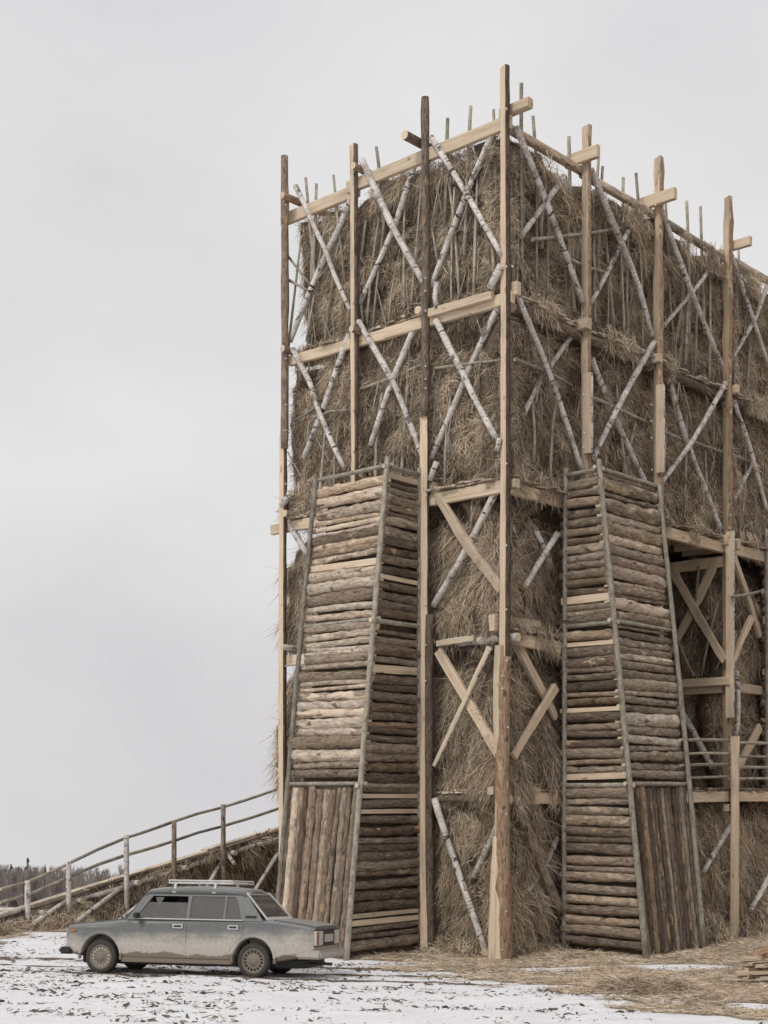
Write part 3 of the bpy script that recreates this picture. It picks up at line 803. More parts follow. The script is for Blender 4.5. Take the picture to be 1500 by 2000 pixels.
def build_bolts():
    rg = random.Random(5)
    pts = [FL(989, y, .17) for y in (212, 520, 905, 1065, 1190, 1290, 1590, 1780)] + [FL(981, y, .17) for y in (640, 800, 1320, 1345, 1855)] + [FL(1001, 520, .16), FL(992, 1420, .17)]
    pts += [FL(831, y, .10) for y in (543, 568, 607, 715, 740, 758, 830, 968, 1180, 1260, 1330)]
    pts += [FL(690, y, .09) for y in (337, 590, 800, 880)] + [FL(558, y, .09) for y in (400, 700, 790, 840, 945, 1265, 1300)]
    pts += [FR(x, y, .26) for x, y in ((1140, 770), (1141, 845), (1140, 873), (1272, 790), (1273, 855), (1273, 917), (1272, 822))]
    pts += [FR(x, y, .13) for x, y in ((1289, 660), (1291, 1005), (1427, 735), (1428, 1005), (1428, 1040))] + [FR(x, y, .3) for x, y in ((1132, 322), (1280, 400))]
    for p in pts:
        n = (EYE - p); n.z *= 0.3; n.normalize()
        pole('bolt', [p - n * 0.06, p + n * 0.010], 0.0155, [MT['zinc']], tower, seg=8, rough=0.0, step=1)
build_bolts()

# ------------------------------------------------------------------ log buttresses
def buttress(O, U, Nn, sA, sB, tT, tB, seed, fmats, smats, skew=0.0, sawn=0.10):
    rg = random.Random(seed)
    H, ZB = 8.80, 3.08
    def P(s, t, z): return O + U * s + Nn * t + V((0, 0, z))
    def t_at(z): return tB + (tT - tB) * z / H
    sg = 1 if sB > sA else -1
    # tapered core in dark hay colour, added so gaps between logs show dark
    i = 0.16
    vs = []
    for z, t in ((0.0, tB), (H - 0.12, tT)):
        vs += [P(sA + sg * i, -0.1, z), P(sA + sg * i, t - i, z), P(sB - sg * i, t - i, z), P(sB - sg * i, -0.1, z)]
    fs = [(0, 1, 2, 3), (4, 5, 6, 7), (0, 1, 5, 4), (1, 2, 6, 5), (2, 3, 7, 6), (3, 0, 4, 7)]
    core = mesh_obj('log_buttress', vs, fs, [MT['haybase']], tower)
    def cp(p0, p1, r, m=GP): pole('corner_pole', [p0, p1], r, [m, S], core, rough=0.06, taper=0.85, step=0.5, bend=0.03)
    cp(P(sA, 0.02, -0.05), P(sA, 0.05, H + 0.12), 0.052)
    cp(P(sA - sg * 0.02, tB + 0.05, -0.08), P(sA - sg * 0.02, tT + 0.05, H + 0.16), 0.054)
    cp(P(sB, tB + 0.05, -0.08), P(sB, tT + 0.05, H + 0.05), 0.05)
    cp(P(sB, 0.02, -0.05), P(sB, 0.05, H), 0.055)
    for z in (H + 0.02, 6.02, ZB):
        pole('cross_pole', [P(sA - sg * 0.12, t_at(z) + 0.02, z), P(sB + sg * 0.1, t_at(z) + 0.02, z)], 0.038, [GP, S], core, rough=0.07)
        pole('cross_pole', [P(sA, -0.05, z - 0.03), P(sA, t_at(z) + 0.14, z - 0.03)], 0.045, [GP, S], core, rough=0.07)
    def log(p0, p1, h, m, side, kind):
        if kind == 'saw':
            pole('log', [p0, p1], (0.035, h * 0.8), [S, S], core, kind='plank', side=side, rough=0.07, step=0.25)
        else:
            pole('log', [p0, p1], (h * rg.uniform(0.7, 0.95), h), [m, S], core, side=side, seg=10, rough=rg.uniform(0.07, 0.17), taper=rg.uniform(0.75, 1.2), step=0.12, bend=0.02)
    # front: horizontal logs above, upright ones below
    z = ZB + 0.10
    while z < H - 0.08:
        h = rg.choice((0.042, 0.055, 0.065, 0.075, 0.085, 0.095, 0.11, 0.125))
        zz = z + h
        if zz + h > H + 0.05:
            break
        t = t_at(zz) - 0.045
        dz = rg.uniform(-.025, .025)
        log(P(sA + sg * 0.01, t, zz - dz + skew), P(sB + sg * rg.uniform(-.09, .10), t, zz + dz), h, rg.choice(fmats), Nn, 'saw' if rg.random() < 0.02 else 'log')
        z += 2 * h + rg.choice((0.0, 0.0, 0.004, 0.008, 0.02, 0.045)) - 0.010
    s = 0.07
    Wd = abs(sB - sA)
    while s < Wd - 0.02:
        h = rg.uniform(0.055, 0.085)
        sc = sA + sg * (s + h)
        log(P(sc + sg * 0.02, tB - 0.03, rg.uniform(-.06, .0)), P(sc + rg.uniform(-.02, .02), t_at(ZB) - 0.035, ZB - rg.uniform(0.02, 0.12)), h, rg.choice((BK, BK, BD, BW) if seed == 3 else (BK, BD)), Nn, 'log')
        s += 2 * h + rg.choice((0.0, 0.004, 0.015))
    # the side seen from the camera: horizontal logs all the way
    z = 0.12
    while z < H - 0.06:
        h = rg.choice((0.05, 0.06, 0.07, 0.08, 0.085, 0.09, 0.10))
        zz = z + h
        if abs(zz - ZB) < 0.07 or abs(zz - 6.02) < 0.05:
            z += 0.10
            continue
        if zz + h > H + 0.02:
            break
        dz = rg.uniform(-.015, .015)
        log(P(sA + sg * 0.03, -0.02 - rg.uniform(0, .06), zz - dz), P(sA + sg * 0.03, t_at(zz) - 0.01, zz + dz), h, rg.choice(smats), -U * sg, 'saw' if rg.random() < sawn else 'log')
        z += 2 * h + rg.choice((0.0, 0.004, 0.008, 0.02, 0.035)) - 0.004
    return core
buttress(C0, UL, NL, 1.93, 3.74, 0.90, 1.98, 3, [BW, BW, BW, BK], [BD, BD, BD, BK], sawn=0.17)
buttress(C0, UR, NR, 1.80, 3.84, 0.74, 1.73, 4, [BK, BK, BW], [BK, BK, BD])
buttress(C0, UR, NR, 9.72, 11.7, 0.74, 1.73, 6, [BK, BK, BW], [BK, BD])

def build_balcony():
    z0 = 2.9
    for (s0, s1) in ((3.7, 5.72), (5.62, 9.75)):
        for k, (z, m) in enumerate(((3.94, GP), (3.68, GS), (3.46, GP), (3.23, GS))):
            pole('rail', [PR(s0, z - 0.03, 1.33), PR((s0 + s1) / 2, z, 1.34), PR(s1, z + 0.02, 1.33)], 0.034 if k % 2 == 0 else 0.028, [m, S], tower, rough=0.07, seg=8, bend=0.015)
    pole('rail_post', [PR(5.66, -0.05, 1.42), PR(5.66, 4.04, 1.44)], 0.085, [S, S], tower, kind='hewn', side=(NL + NR * 0.3), seg=12, rough=0.07)
    pole('rail_post', [PR(5.76, 2.6, 1.36), PR(5.78, 4.0, 1.38)], 0.06, [BO, S], tower, rough=0.07)
    pole('corner_pole', [PR(9.70, 2.9, 0.10), PR(9.68, 8.85, 0.10)], 0.055, [GP, S], tower, rough=0.05)
build_balcony()

# ------------------------------------------------------------------ the ramp
def deck_z(q): return 0.43 + 0.205 * q
def build_ramp():
    ramp_o = thing('hay_ramp', 'hay filled ramp with pole railing and birch braces climbing to the tower from the left', 'ramp', Matrix.Translation(RA))
    q0, q1 = -3.2, 10.5
    # side hay: ground up to the deck
    rsd = 5
    def top(s): return deck_z(np.asarray(s)) - 0.14 - 0.55
    def tf(s, z): return -0.06 + 0.55 * np.clip(1 - z / 0.7, 0, 1) ** 1.5 * 0.8
    hay_panel(ramp_o, RA, UR, NR, q0, q1, -0.3, 0.55, tf, dens=1700, length=(0.2, 0.5), spread=1.2, outw=0.8, seed=91, top=lambda s: np.maximum(-0.52, top(s)), wid=0.0135, amp=0.6)
    # decking, boards laid along with ragged ends
    rg = random.Random(9)
    for lay, (t0, t1, dz) in enumerate(((0.02, -0.2, 0.0), (-0.2, -0.45, 0.02))):
        q = q0
        while q < q1:
            ln = rg.uniform(1.6, 3.2)
            tc_, hw = (t0 + t1) / 2 + rg.uniform(-.03, .03), (t0 - t1) / 2
            e = min(q1, q + ln)
            dzz = dz + rg.uniform(-.02, .02)
            pole('deck_board', [PA(q, deck_z(q) + dzz, tc_), PA(e, deck_z(e) + dzz + rg.uniform(-.01, .02), tc_ + rg.uniform(-.04, .04))], (0.022, hw), [BD if lay == 0 else (S if rg.random() < .5 else BW), S], ramp_o, kind='plank', side=UPZ, rough=0.08)
            q = e + 0.01
    # hay and slab edge between deck and the birch edge beam
    hay_panel(ramp_o, RA, UR, NR, q0, q1, -0.10, 0.0, lambda s, z: np.full(np.shape(s), 0.0), dens=1800, length=(0.12, 0.32), spread=1.6, outw=0.8, seed=92, amp=0.25, thick=0.45,
              top=lambda s: 0 * s, wid=0.013)
    o = ramp_o.children[-1]
    co = np.empty(len(o.data.vertices) * 3, dtype=np.float32)
    o.data.vertices.foreach_get('co', co)
    co = co.reshape(-1, 3)
    qq = (co - np.array(RA)) @ np.array(UR)
    co[:, 2] += deck_z(qq) - 0.02
    o.data.vertices.foreach_set('co', co.ravel())
    o.data.update()
    edges = [q0, 1.15, 2.62, 4.05, 5.55, 7.6, q1]
    for a, b in zip(edges, edges[1:]):
        pole('edge_beam', [PA(a - 0.1, deck_z(a) - 0.17, 0.02), PA((a + b) / 2, deck_z((a + b) / 2) - 0.15, 0.03), PA(b + 0.1, deck_z(b) - 0.16, 0.02)], 0.062, [BI, S], ramp_o, rough=0.06)
    o = hay_panel(ramp_o, RA, UR, NR, q0, q1, -0.06, 0.06, lambda s, z: 0 * s - 0.12, dens=2600, length=(0.12, 0.35), spread=1.6, outw=0.8, seed=93, amp=0.2, base=False, name='hay_fringe', wid=0.012)
    co = np.empty(len(o.data.vertices) * 3, dtype=np.float32)
    o.data.vertices.foreach_get('co', co)
    co = co.reshape(-1, 3)
    co[:, 2] += deck_z((co - np.array(RA)) @ np.array(UR)) + 0.0
    o.data.vertices.foreach_set('co', co.ravel())
    o.data.update()
    # railing posts
    P = [((54, 1819), (54, 1720), BI), ((134, 1803), (134, 1683), BI), ((247, 1797), (247, 1631), BI), ((340, 1790), (340, 1603), BK), ((436, 1784), (436, 1571), BK)]
    for (a, b, m) in P:
        p0, p1 = FA(*a, 0.12), FA(*b, 0.12)
        p0.z = -0.3
        p1.x, p1.y = p0.x, p0.y
        pole('rail_post', [p0, p1], 0.062, [m, S], ramp_o, rough=0.05, taper=0.95)
    for s in (7.35, 8.9):
        pole('rail_post', [PA(s, -0.3, 0.12), PA(s, deck_z(s) + 1.02, 0.12)], 0.062, [BK, S], ramp_o, rough=0.05)
    # rails, span by span
    T = [(-90, 1775), (0, 1737), (54, 1723), (133, 1687), (247, 1636), (338, 1605), (434, 1577), (551, 1538), (640, 1505)]
    Mx = [(-90, 1800), (0, 1763), (53, 1748), (133, 1713), (246, 1670), (338, 1643), (434, 1614), (551, 1577), (640, 1548)]
    for pts in (T, Mx):
        for k, (a, b) in enumerate(zip(pts, pts[1:])):
            if k == 0:
                continue
            mx = ((a[0] + b[0]) / 2, (a[1] + b[1]) / 2 - (2.0 if k % 2 else -1.2))
            pole('rail', [FA(*a, 0.0), FA(*mx, 0.0), FA(*b, 0.0)], 0.036, [GS, S], ramp_o, rough=0.08, seg=8)
    # diagonal birch struts under the edge and short tie logs
    for a, b in (((129, 1760), (66, 1803)), ((239, 1732), (146, 1802)), ((336, 1717), (230, 1800)), ((430, 1687), (385, 1765)), ((548, 1658), (490, 1752)), ((50, 1773), (-40, 1800)), ((441, 1664), (458, 1688))):
        pole('brace', [FA(*a, 0.05), FA(*b, 0.34)], 0.05, [BI, S], ramp_o, rough=0.05)
    for q in (0.22, 1.2, 2.74, 4.14, 5.64, 7.5):
        z = deck_z(q) - 0.12
        pole('tie_log', [PA(q, z, -0.5), PA(q, z, 0.28)], 0.062, [BI, S], ramp_o, rough=0.05)
build_ramp()

# ------------------------------------------------------------------ straw and litter on the ground
def gz(x, y):
    p = np.stack([x, y, 0 * x], 1)
    return fall(x, y) + (vnoise(p * 0.8, 3) - 0.5) * 0.05 + (vnoise(p * 2.7, 4) - 0.5) * 0.035 + (vnoise(p * 6.1, 5) - 0.5) * 0.02
def build_litter():
    rs = np.random.RandomState(77)
    np.random.seed(5)
    n = 170000
    x = rs.uniform(-9.0, 9.5, n); y = rs.uniform(12.8, 31, n)
    p = np.stack([x, y, 0 * x], 1)
    keep = straw_zone(x, y) > rs.normal(0.12, 0.16, n)
    keep &= (np.abs(x) < y * 0.31)
    x, y = x[keep], y[keep]
    n = len(x)
    a = rs.uniform(0, 2 * np.pi, n)
    D = nrm(np.stack([np.cos(a) * 1.6, np.sin(a), rs.uniform(-0.05, 0.22, n)], 1))
    Wd = nrm(np.cross(D, np.array([0, -0.5, 1.0]) + rs.normal(0, 0.4, (n, 3))))
    P = np.stack([x, y, gz(x, y) + 0.01 + rs.rand(n) * 0.02], 1)
    v, q = blades(P, D, Wd, rs.uniform(0.08, 0.32, n), rs.uniform(0.006, 0.012, n), np.full(n, 0.12))
    o = np_mesh('ground_straw', v, q, [MT['hay']], np.zeros(len(q)))
    tag(o, 'loose straw trampled over the ground at the foot of the tower', 'straw', kind='stuff')
    # dark leaf and dirt crumbs on the snow
    m, nt, b = new_mat('litter')
    ri = N(nt, 'ShaderNodeNewGeometry').outputs['Random Per Island']
    put(nt, b, color=ramp(nt, ri, [(0, (0.05, 0.039, 0.030)), (0.7, (0.13, 0.10, 0.075)), (1, (0.24, 0.195, 0.15))]), rough=0.9)
    n = 26000
    y = 12.6 + rs.rand(n) ** 0.8 * 16; x = rs.uniform(-1, 1, n) * y * 0.30
    p = np.stack([x, y, 0 * x], 1)
    cl = vnoise(p * np.array([0.9, 1.5, 1]), 31) * 0.6 + vnoise(p * 3.1, 32) * 0.4
    keep = (cl > 0.40 + 0.30 * rs.rand(n)) & (straw_zone(x, y) < 0.3)
    x, y = x[keep], y[keep]; n = len(x)
    a = rs.uniform(0, 2 * np.pi, n)
    D = nrm(np.stack([np.cos(a) * 1.5, np.sin(a), rs.uniform(0, 0.5, n)], 1))
    Wd = nrm(np.cross(D, np.array([0, -0.3, 1.0]) + rs.normal(0, 0.7, (n, 3))))
    P = np.stack([x, y, gz(x, y) + 0.004], 1)
    sz = 0.02 + 0.12 * rs.rand(n) ** 3
    v, q = blades(P, D, Wd, sz, 0.006 + sz * 0.30 * rs.rand(n), np.full(n, 0.3))
    o = np_mesh('ground_litter', v, q, [m], np.zeros(len(q)))
    tag(o, 'dark crumbs of leaves and dirt scattered on the snow', 'litter', kind='stuff')
    # low heaps of hay
    for (px, py, rx, ry, h, label, sd) in ((1228, 1940, 0.52, 0.45, 0.17, 'broader low heap of loose hay on the snow edge right of the front post', 1), (1312, 1938, 0.36, 0.3, 0.14, 'small tuft of loose hay between the broader heap and the board stack', 2)):
        c = FD(px, py)
        rs = np.random.RandomState(sd)
        n = 3600
        rr = np.sqrt(rs.rand(n)); a = rs.uniform(0, 2 * np.pi, n)
        hh = h * (1 - rr ** 2) * (0.6 + 0.6 * rs.rand(n))
        P = np.stack([c.x + rr * rx * np.cos(a), c.y + rr * ry * np.sin(a), c.z + hh], 1)
        b2 = rs.uniform(0, 2 * np.pi, n)
        D = nrm(np.stack([np.cos(b2) * 1.3, np.sin(b2), rs.uniform(-0.3, 0.45, n)], 1))
        Wd = nrm(np.cross(D, np.array([0, -0.7, 0.7]) + rs.normal(0, 0.5, (n, 3))))
        v, q = blades(P, D, Wd, rs.uniform(0.12, 0.38, n), rs.uniform(0.006, 0.012, n), np.full(n, 0.35))
        # mound under the blades
        k, m2 = 5, 18
        mv = [(c.x, c.y, c.z + h * 0.85)]
        for i in range(1, k + 1):
            for j in range(m2):
                u = i / k
                aa = 2 * math.pi * j / m2
                mv.append((c.x + rx * u * math.cos(aa) * rs.uniform(.9, 1.1), c.y + ry * u * math.sin(aa) * rs.uniform(.9, 1.1), c.z + h * 0.85 * (1 - u * u) - 0.03 * (i == k)))
        mq = []
        for i in range(k):
            for j in range(m2):
                if i == 0:
                    if j % 2 == 0:
                        mq.append((0, 1 + j, 1 + (j + 1) % m2, 1 + (j + 2) % m2))
                else:
                    a0, a1 = 1 + (i - 1) * m2 + j, 1 + (i - 1) * m2 + (j + 1) % m2
                    mq.append((a0, a0 + m2, a1 + m2, a1))
        V_ = np.concatenate([np.array(mv), v]); Q_ = np.concatenate([np.array(mq), q + len(mv)])
        mi = np.concatenate([np.zeros(len(mq)), np.ones(len(q))])
        o = np_mesh('hay_heap', V_, Q_, [MT['haybase'], MT['hay']], mi)
        tag(o, label, 'hay heap', 'hay heaps on the ground')
build_litter()

# ------------------------------------------------------------------ boards stacked at the right
def FDZ(px, py, z):
    # the stack stands where its lowest board lies; upper boards keep that distance
    y0 = FD(1409, 1922).y
    return EYE + V(((px - CX) / FPX, 1.0, (HY - py) / FPX)) * y0
def build_boards():
    def bd(label, a, b, z, hw, th, mat, group='boards stacked at the right', side=None):
        p0, p1 = FD(a[0], a[1], 0.0), None
        p0 = EYE + (p0 - EYE) * 1.0 if z < 0.05 else FDZ(a[0], a[1], z)
        p1 = p0 + V(b)
        o = pole('board', [p0, p1], (th, hw), [mat, S], None, kind='plank', side=side or UPZ, rough=0.08, step=0.3)
        tag(o, label, 'board', group)
    bd('lowest pale board of the stack, lying on the snow and reaching out left', (1409, 1917), (2.6, 0.25, 0.02), 0.035, 0.10, 0.022, S)
    bd('grey weathered board just above the lowest one in the stack', (1446, 1909), (2.2, 0.10, 0.03), 0.10, 0.11, 0.025, BW)
    bd('dark bark edged slab deep inside the board stack', (1452, 1905), (2.0, 0.5, 0.02), 0.14, 0.14, 0.03, BD)
    bd('tan board of middle height with its clean end furthest left', (1434, 1900), (2.4, 0.05, 0.08), 0.18, 0.12, 0.028, S)
    bd('orange tinted board lying over the tan one in the stack', (1456, 1893), (2.2, 0.35, 0.07), 0.24, 0.11, 0.026, BO)
    bd('broad pale grey board near the top of the stack', (1473, 1886), (1.9, -0.15, 0.14), 0.29, 0.13, 0.024, BW)
    bd('long thin grey brown board poking out left behind the stack', (1408, 1882), (2.9, 0.55, 0.22), 0.06, 0.07, 0.018, BW)
    bd('pale board on the very top of the stack', (1453, 1873), (2.1, 0.2, 0.05), 0.36, 0.09, 0.022, S)
    bd('short orange brown offcut tilted up on top of the board stack', (1479, 1868), (0.7, 0.2, 0.32), 0.40, 0.12, 0.025, BO)
    bd('short tan board lying flat on the straw left of the stack', (1256, 1914), (0.42, -0.05, 0.01), 0.03, 0.07, 0.018, S, 'loose boards on the ground')
    bd('whitish weathered board on the straw beside the short tan one', (1297, 1911), (0.42, -0.03, 0.0), 0.04, 0.10, 0.03, BW, 'loose boards on the ground')
    bd('thin brown lath lying between the loose boards and the stack', (1340, 1919), (0.9, 0.10, 0.0), 0.025, 0.05, 0.014, BK, 'loose boards on the ground')
build_boards()

# ------------------------------------------------------------------ the car
EC = V((0.977, -0.216, 0)).normalized()
BC = (V((0.216, 0.977, 0)).normalized() + V((0, 0, -0.075))).normalized()      # the car leans with the slope
ZC = EC.cross(BC)
CM = Matrix.Identity(4)
for i in range(3):
    CM[i][0], CM[i][1], CM[i][2] = EC[i] * 0.925, BC[i] * 0.925, ZC[i] * 0.965
CM[0][3], CM[1][3], CM[2][3] = CAR0.x, CAR0.y, 0.197     # front left tyre on the ground; local x to the tail, y across, z up
def lerp_tab(tab, a):
    if a <= tab[0][0]: return tab[0][1]
    for (x0, y0), (x1, y1) in zip(tab, tab[1:]):
        if a <= x1: return y0 + (y1 - y0) * (a - x0) / (x1 - x0)
    return tab[-1][1]
def build_car():
    car = thing('car', 'mud splashed blue grey saloon car with a pale roof rack, driving past the tower', 'car', CM)
    WB = 2.59
    # paint with dried mud thrown up from below
    m, nt, b = new_mat('muddy_paint')
    c = N(nt, 'ShaderNodeTexCoord').outputs['Object']
    sp = N(nt, 'ShaderNodeSeparateXYZ', {0: c})
    n1 = noise(nt, vmap(nt, c, (2.4, 2.4, 3.5)), 1.0, 4, 0.6)
    n2 = noise(nt, c, 22.0, 4, 0.65)
    z = sp.outputs[2]
    e = mth(nt, 'MULTIPLY_ADD', mth(nt, 'SUBTRACT', n1, 0.5), 0.34, z)
    # mud climbs higher towards the tail
    e = mth(nt, 'MULTIPLY_ADD', sp.outputs[0], -0.022, e)
    mud = mth(nt, 'SUBTRACT', 1.0, sstep(nt, e, 0.44, 0.72))
    wet = mth(nt, 'SUBTRACT', 1.0, sstep(nt, mth(nt, 'MULTIPLY_ADD', mth(nt, 'SUBTRACT', n1, 0.5), 0.30, z), 0.325, 0.355))
    dust = ramp(nt, n2, [(0.3, (0.093, 0.099, 0.101)), (0.7, (0.138, 0.142, 0.141))])
    nrmz = N(nt, 'ShaderNodeSeparateXYZ', {0: N(nt, 'ShaderNodeTexCoord').outputs['Normal']}).outputs[2]
    up = sstep(nt, nrmz, 0.6, 0.95)
    col = mix(nt, mth(nt, 'MULTIPLY', up, 0.55), dust, (0.40, 0.39, 0.375))
    mc = ramp(nt, n2, [(0.3, (0.37, 0.335, 0.29)), (0.7, (0.50, 0.46, 0.405))])
    col = mix(nt, mth(nt, 'MULTIPLY', mud, 0.96), col, mc)
    col = mix(nt, wet, col, (0.19, 0.155, 0.115))
    rg_ = mth(nt, 'MULTIPLY_ADD', mud, 0.35, 0.42)
    put(nt, b, color=col, rough=rg_, spec=0.4)
    PAINT = m
    def flat(name, col, rough=0.6, metal=0.0, spec=0.3):
        m, nt, b = new_mat(name)
        c = N(nt, 'ShaderNodeTexCoord').outputs['Object']
        nn = noise(nt, c, 18.0, 4, 0.6)
        put(nt, b, color=mix(nt, nn, tuple(x * 0.75 for x in col), tuple(min(1, x * 1.25) for x in col)), rough=rough, metal=metal, spec=spec)
        return m
    TRIM = flat('chrome_trim', (0.62, 0.62, 0.61), 0.3, 0.7)
    RACK = flat('pale_metal', (0.56, 0.55, 0.535), 0.5)
    BLK = flat('black_plastic', (0.03, 0.03, 0.03), 0.6)
    RUB = flat('tyre_rubber', (0.055, 0.051, 0.046), 0.9)
    RIM = flat('muddy_rim', (0.20, 0.168, 0.135), 0.85)
    SLOT = flat('rim_slot', (0.02, 0.018, 0.016), 0.9)
    MUDC = flat('dried_mud', (0.40, 0.365, 0.315), 0.9)
    INT = flat('seat_cloth', (0.085, 0.08, 0.075), 0.95)
    ORG = flat('orange_lens', (0.55, 0.16, 0.03), 0.4)
    LENS = flat('dusty_lens', (0.47, 0.42, 0.37), 0.7)
    REDL = flat('red_lens', (0.26, 0.13, 0.11), 0.6)
    gm = bpy.data.materials.new('car_glass'); gm.use_nodes = True
    nt = gm.node_tree; nt.nodes.clear()
    tr = N(nt, 'ShaderNodeBsdfTransparent', {'Color': (0.66, 0.66, 0.64, 1)})
    gl = N(nt, 'ShaderNodeBsdfGlossy', {'Color': (0.9, 0.9, 0.9, 1), 'Roughness': 0.06})
    df = N(nt, 'ShaderNodeBsdfDiffuse', {'Color': (0.36, 0.34, 0.32, 1)})
    fr = N(nt, 'ShaderNodeFresnel', {'IOR': 1.5})
    a1 = N(nt, 'ShaderNodeMixShader', {0: 0.20, 1: tr.outputs[0], 2: df.outputs[0]})
    a2 = N(nt, 'ShaderNodeMixShader', {0: fr.outputs[0], 1: a1.outputs[0], 2: gl.outputs[0]})
    N(nt, 'ShaderNodeOutputMaterial', {0: a2.outputs[0]})
    GLASS = gm
    def part(name, vs, fs, mats, parent=car, smooth=False, mi=None):
        return mesh_obj(name, vs, fs, mats, parent, CM, smooth, mi)
    ZT = [(-.62, .735), (-.5, .757), (.0, .805), (.5, .855), (2.77, .872), (2.95, .868), (3.45, .80), (3.57, .775)]
    ZB = [(-.62, .33), (-.3, .27), (.4, .235), (2.2, .215), (2.9, .26), (3.57, .38)]
    IN = [(-.62, .07), (-.56, .02), (-.4, 0), (3.35, 0), (3.52, .015), (3.57, .04)]
    WD = 1.62
    def section_at(a):
        zt, zb, i = lerp_tab(ZT, a), lerp_tab(ZB, a), lerp_tab(IN, a)
        zc = min(.72, zt - .055)
        half = [(.20 + i, zb - .02), (.05 + i, zb), (.012 + i, zb + .07), (i, (zb + zc) / 2), (i + .004, zc - .10), (.022 + i, zc), (.045 + i, zt - .03), (.085 + i, zt), (.30 + i, zt + .014), (.81, zt + .022)]
        return half
    st = [-.62, -.57, -.45, -.3, -.1, .1, .3, .5, .75, 1.0, 1.3, 1.6, 1.9, 2.2, 2.45, 2.65, 2.77, 2.95, 3.2, 3.4, 3.5, 3.57]
    vs, fs = [], []
    for a in st:
        h = section_at(a)
        ring = h + [(WD - y, zz) for y, zz in reversed(h[:-1])]
        vs += [V((a, y, zz)) for y, zz in ring]
    nr = len(ring)
    for i in range(len(st) - 1):
        for j in range(nr):
            fs.append((i * nr + j, (i + 1) * nr + j, (i + 1) * nr + (j + 1) % nr, i * nr + (j + 1) % nr))
    fs.append(tuple(range(nr)))
    fs.append(tuple((len(st) - 1) * nr + j for j in range(nr - 1, -1, -1)))
    body = part('body', vs, fs, [PAINT])
    bmn = bmesh.new(); bmn.from_mesh(body.data); bmesh.ops.recalc_face_normals(bmn, faces=bmn.faces); bmn.to_mesh(body.data); bmn.free()
    # wheel arches cut out
    cv, cf = [], []
    for ax in (0.0, WB):
        for (y0, y1) in ((-.2, .34), (WD - .34, WD + .2)):
            b0 = len(cv); K = 28
            for y in (y0, y1):
                for k in range(K):
                    an = 2 * math.pi * k / K
                    cv.append(V((ax + .335 * math.cos(an), y, .285 + .335 * math.sin(an))))
            for k in range(K):
                cf.append((b0 + k, b0 + (k + 1) % K, b0 + K + (k + 1) % K, b0 + K + k))
            cf.append(tuple(b0 + k for k in range(K - 1, -1, -1))); cf.append(tuple(b0 + K + k for k in range(K)))
    cut = part('arch_cutter', cv, cf, [BLK], None)
    bmn = bmesh.new(); bmn.from_mesh(cut.data); bmesh.ops.recalc_face_normals(bmn, faces=bmn.faces); bmn.to_mesh(cut.data); bmn.free()
    md = body.modifiers.new('arches', 'BOOLEAN'); md.operation = 'DIFFERENCE'; md.solver = 'EXACT'; md.object = cut
    dg = bpy.context.evaluated_depsgraph_get()
    me = bpy.data.meshes.new_from_object(body.evaluated_get(dg))
    body.modifiers.clear(); body.data = me
    bpy.data.objects.remove(cut)
    if len(me.materials) == 0: me.materials.append(PAINT)
    # arch lips
    for ax in (0.0, WB):
        for sgn in (0, 1):
            lv, lf = [], []
            K = 20
            for k in range(K + 1):
                an = R(-8) + R(196) * k / K
                for rr, y in ((.335, -.002), (.368, -.012), (.385, .012), (.335, .03)):
                    yy = y if not sgn else WD - y
                    lv.append(V((ax + rr * math.cos(an), yy + 0.004, .285 + rr * math.sin(an))))
            for k in range(K):
                for j in range(4):
                    lf.append((k * 4 + j, k * 4 + (j + 1) % 4, k * 4 + 4 + (j + 1) % 4, k * 4 + 4 + j))
            part('wheel_arch', lv, lf, [PAINT], car, True)
    # doors: skins 6 mm proud of the body
    def side_y(a, z):
        h = section_at(a)
        for (y0, z0), (y1, z1) in zip(h, h[1:]):
            if z <= z1: return y0 + (y1 - y0) * (z - z0) / max(1e-5, z1 - z0)
        return h[-1][0]
    def door(a0, a1f, far):
        zs = [.285, .36, .45, .55, .62, .68, .72, .76, .80, .835]
        vs, fs = [], []
        K = 8
        for off in (-.007, .01):
            for zz in zs:
                a1 = a1f(zz)
                for k in range(K + 1):
                    a = a0 + (a1 - a0) * k / K
                    y = side_y(a, zz) + off
                    vs.append(V((a, y if not far else WD - y, zz)))
        n = len(zs) * (K + 1)
        for i in range(len(zs) - 1):
            for k in range(K):
                q = i * (K + 1) + k
                fs.append((q, q + 1, q + K + 2, q + K + 1))
                fs.append((n + q + K + 1, n + q + K + 2, n + q + 1, n + q))
        rim = list(range(K + 1)) + [i * (K + 1) + K for i in range(1, len(zs))] + [(len(zs) - 1) * (K + 1) + k for k in range(K - 1, -1, -1)] + [i * (K + 1) for i in range(len(zs) - 2, 0, -1)]
        for p, q in zip(rim, rim[1:] + rim[:1]):
            fs.append((p, p + n, q + n, q))
        return part('door', vs, fs, [PAINT])
    for far in (False, True):
        d1 = door(.525, lambda zz: 1.462, far)
        d2 = door(1.48, lambda zz: 2.41 if zz > .63 else 2.41 - .21 * min(1, (.63 - zz) / .16), far)
        for d, a in ((d1, 1.32), (d2, 2.25)):
            def Yf(y): return y if not far else WD - y
            hv, hf = [], []
            for (x0, x1, y, z0, z1) in ((a - .085, a + .085, .0, .735, .80), (a - .062, a + .062, -.006, .752, .783)):
                b0 = len(hv)
                for yy in (Yf(y), Yf(y + .035)):
                    hv += [V((x0, yy, z0)), V((x1, yy, z0)), V((x1, yy, z1)), V((x0, yy, z1))]
                hf += [tuple(b0 + i for i in f) for f in ((0, 1, 2, 3), (4, 5, 6, 7), (0, 1, 5, 4), (1, 2, 6, 5), (2, 3, 7, 6), (3, 0, 4, 7))]
            part('handle', hv, hf, [TRIM, BLK], d, mi=[0] * 6 + [1] * 6)
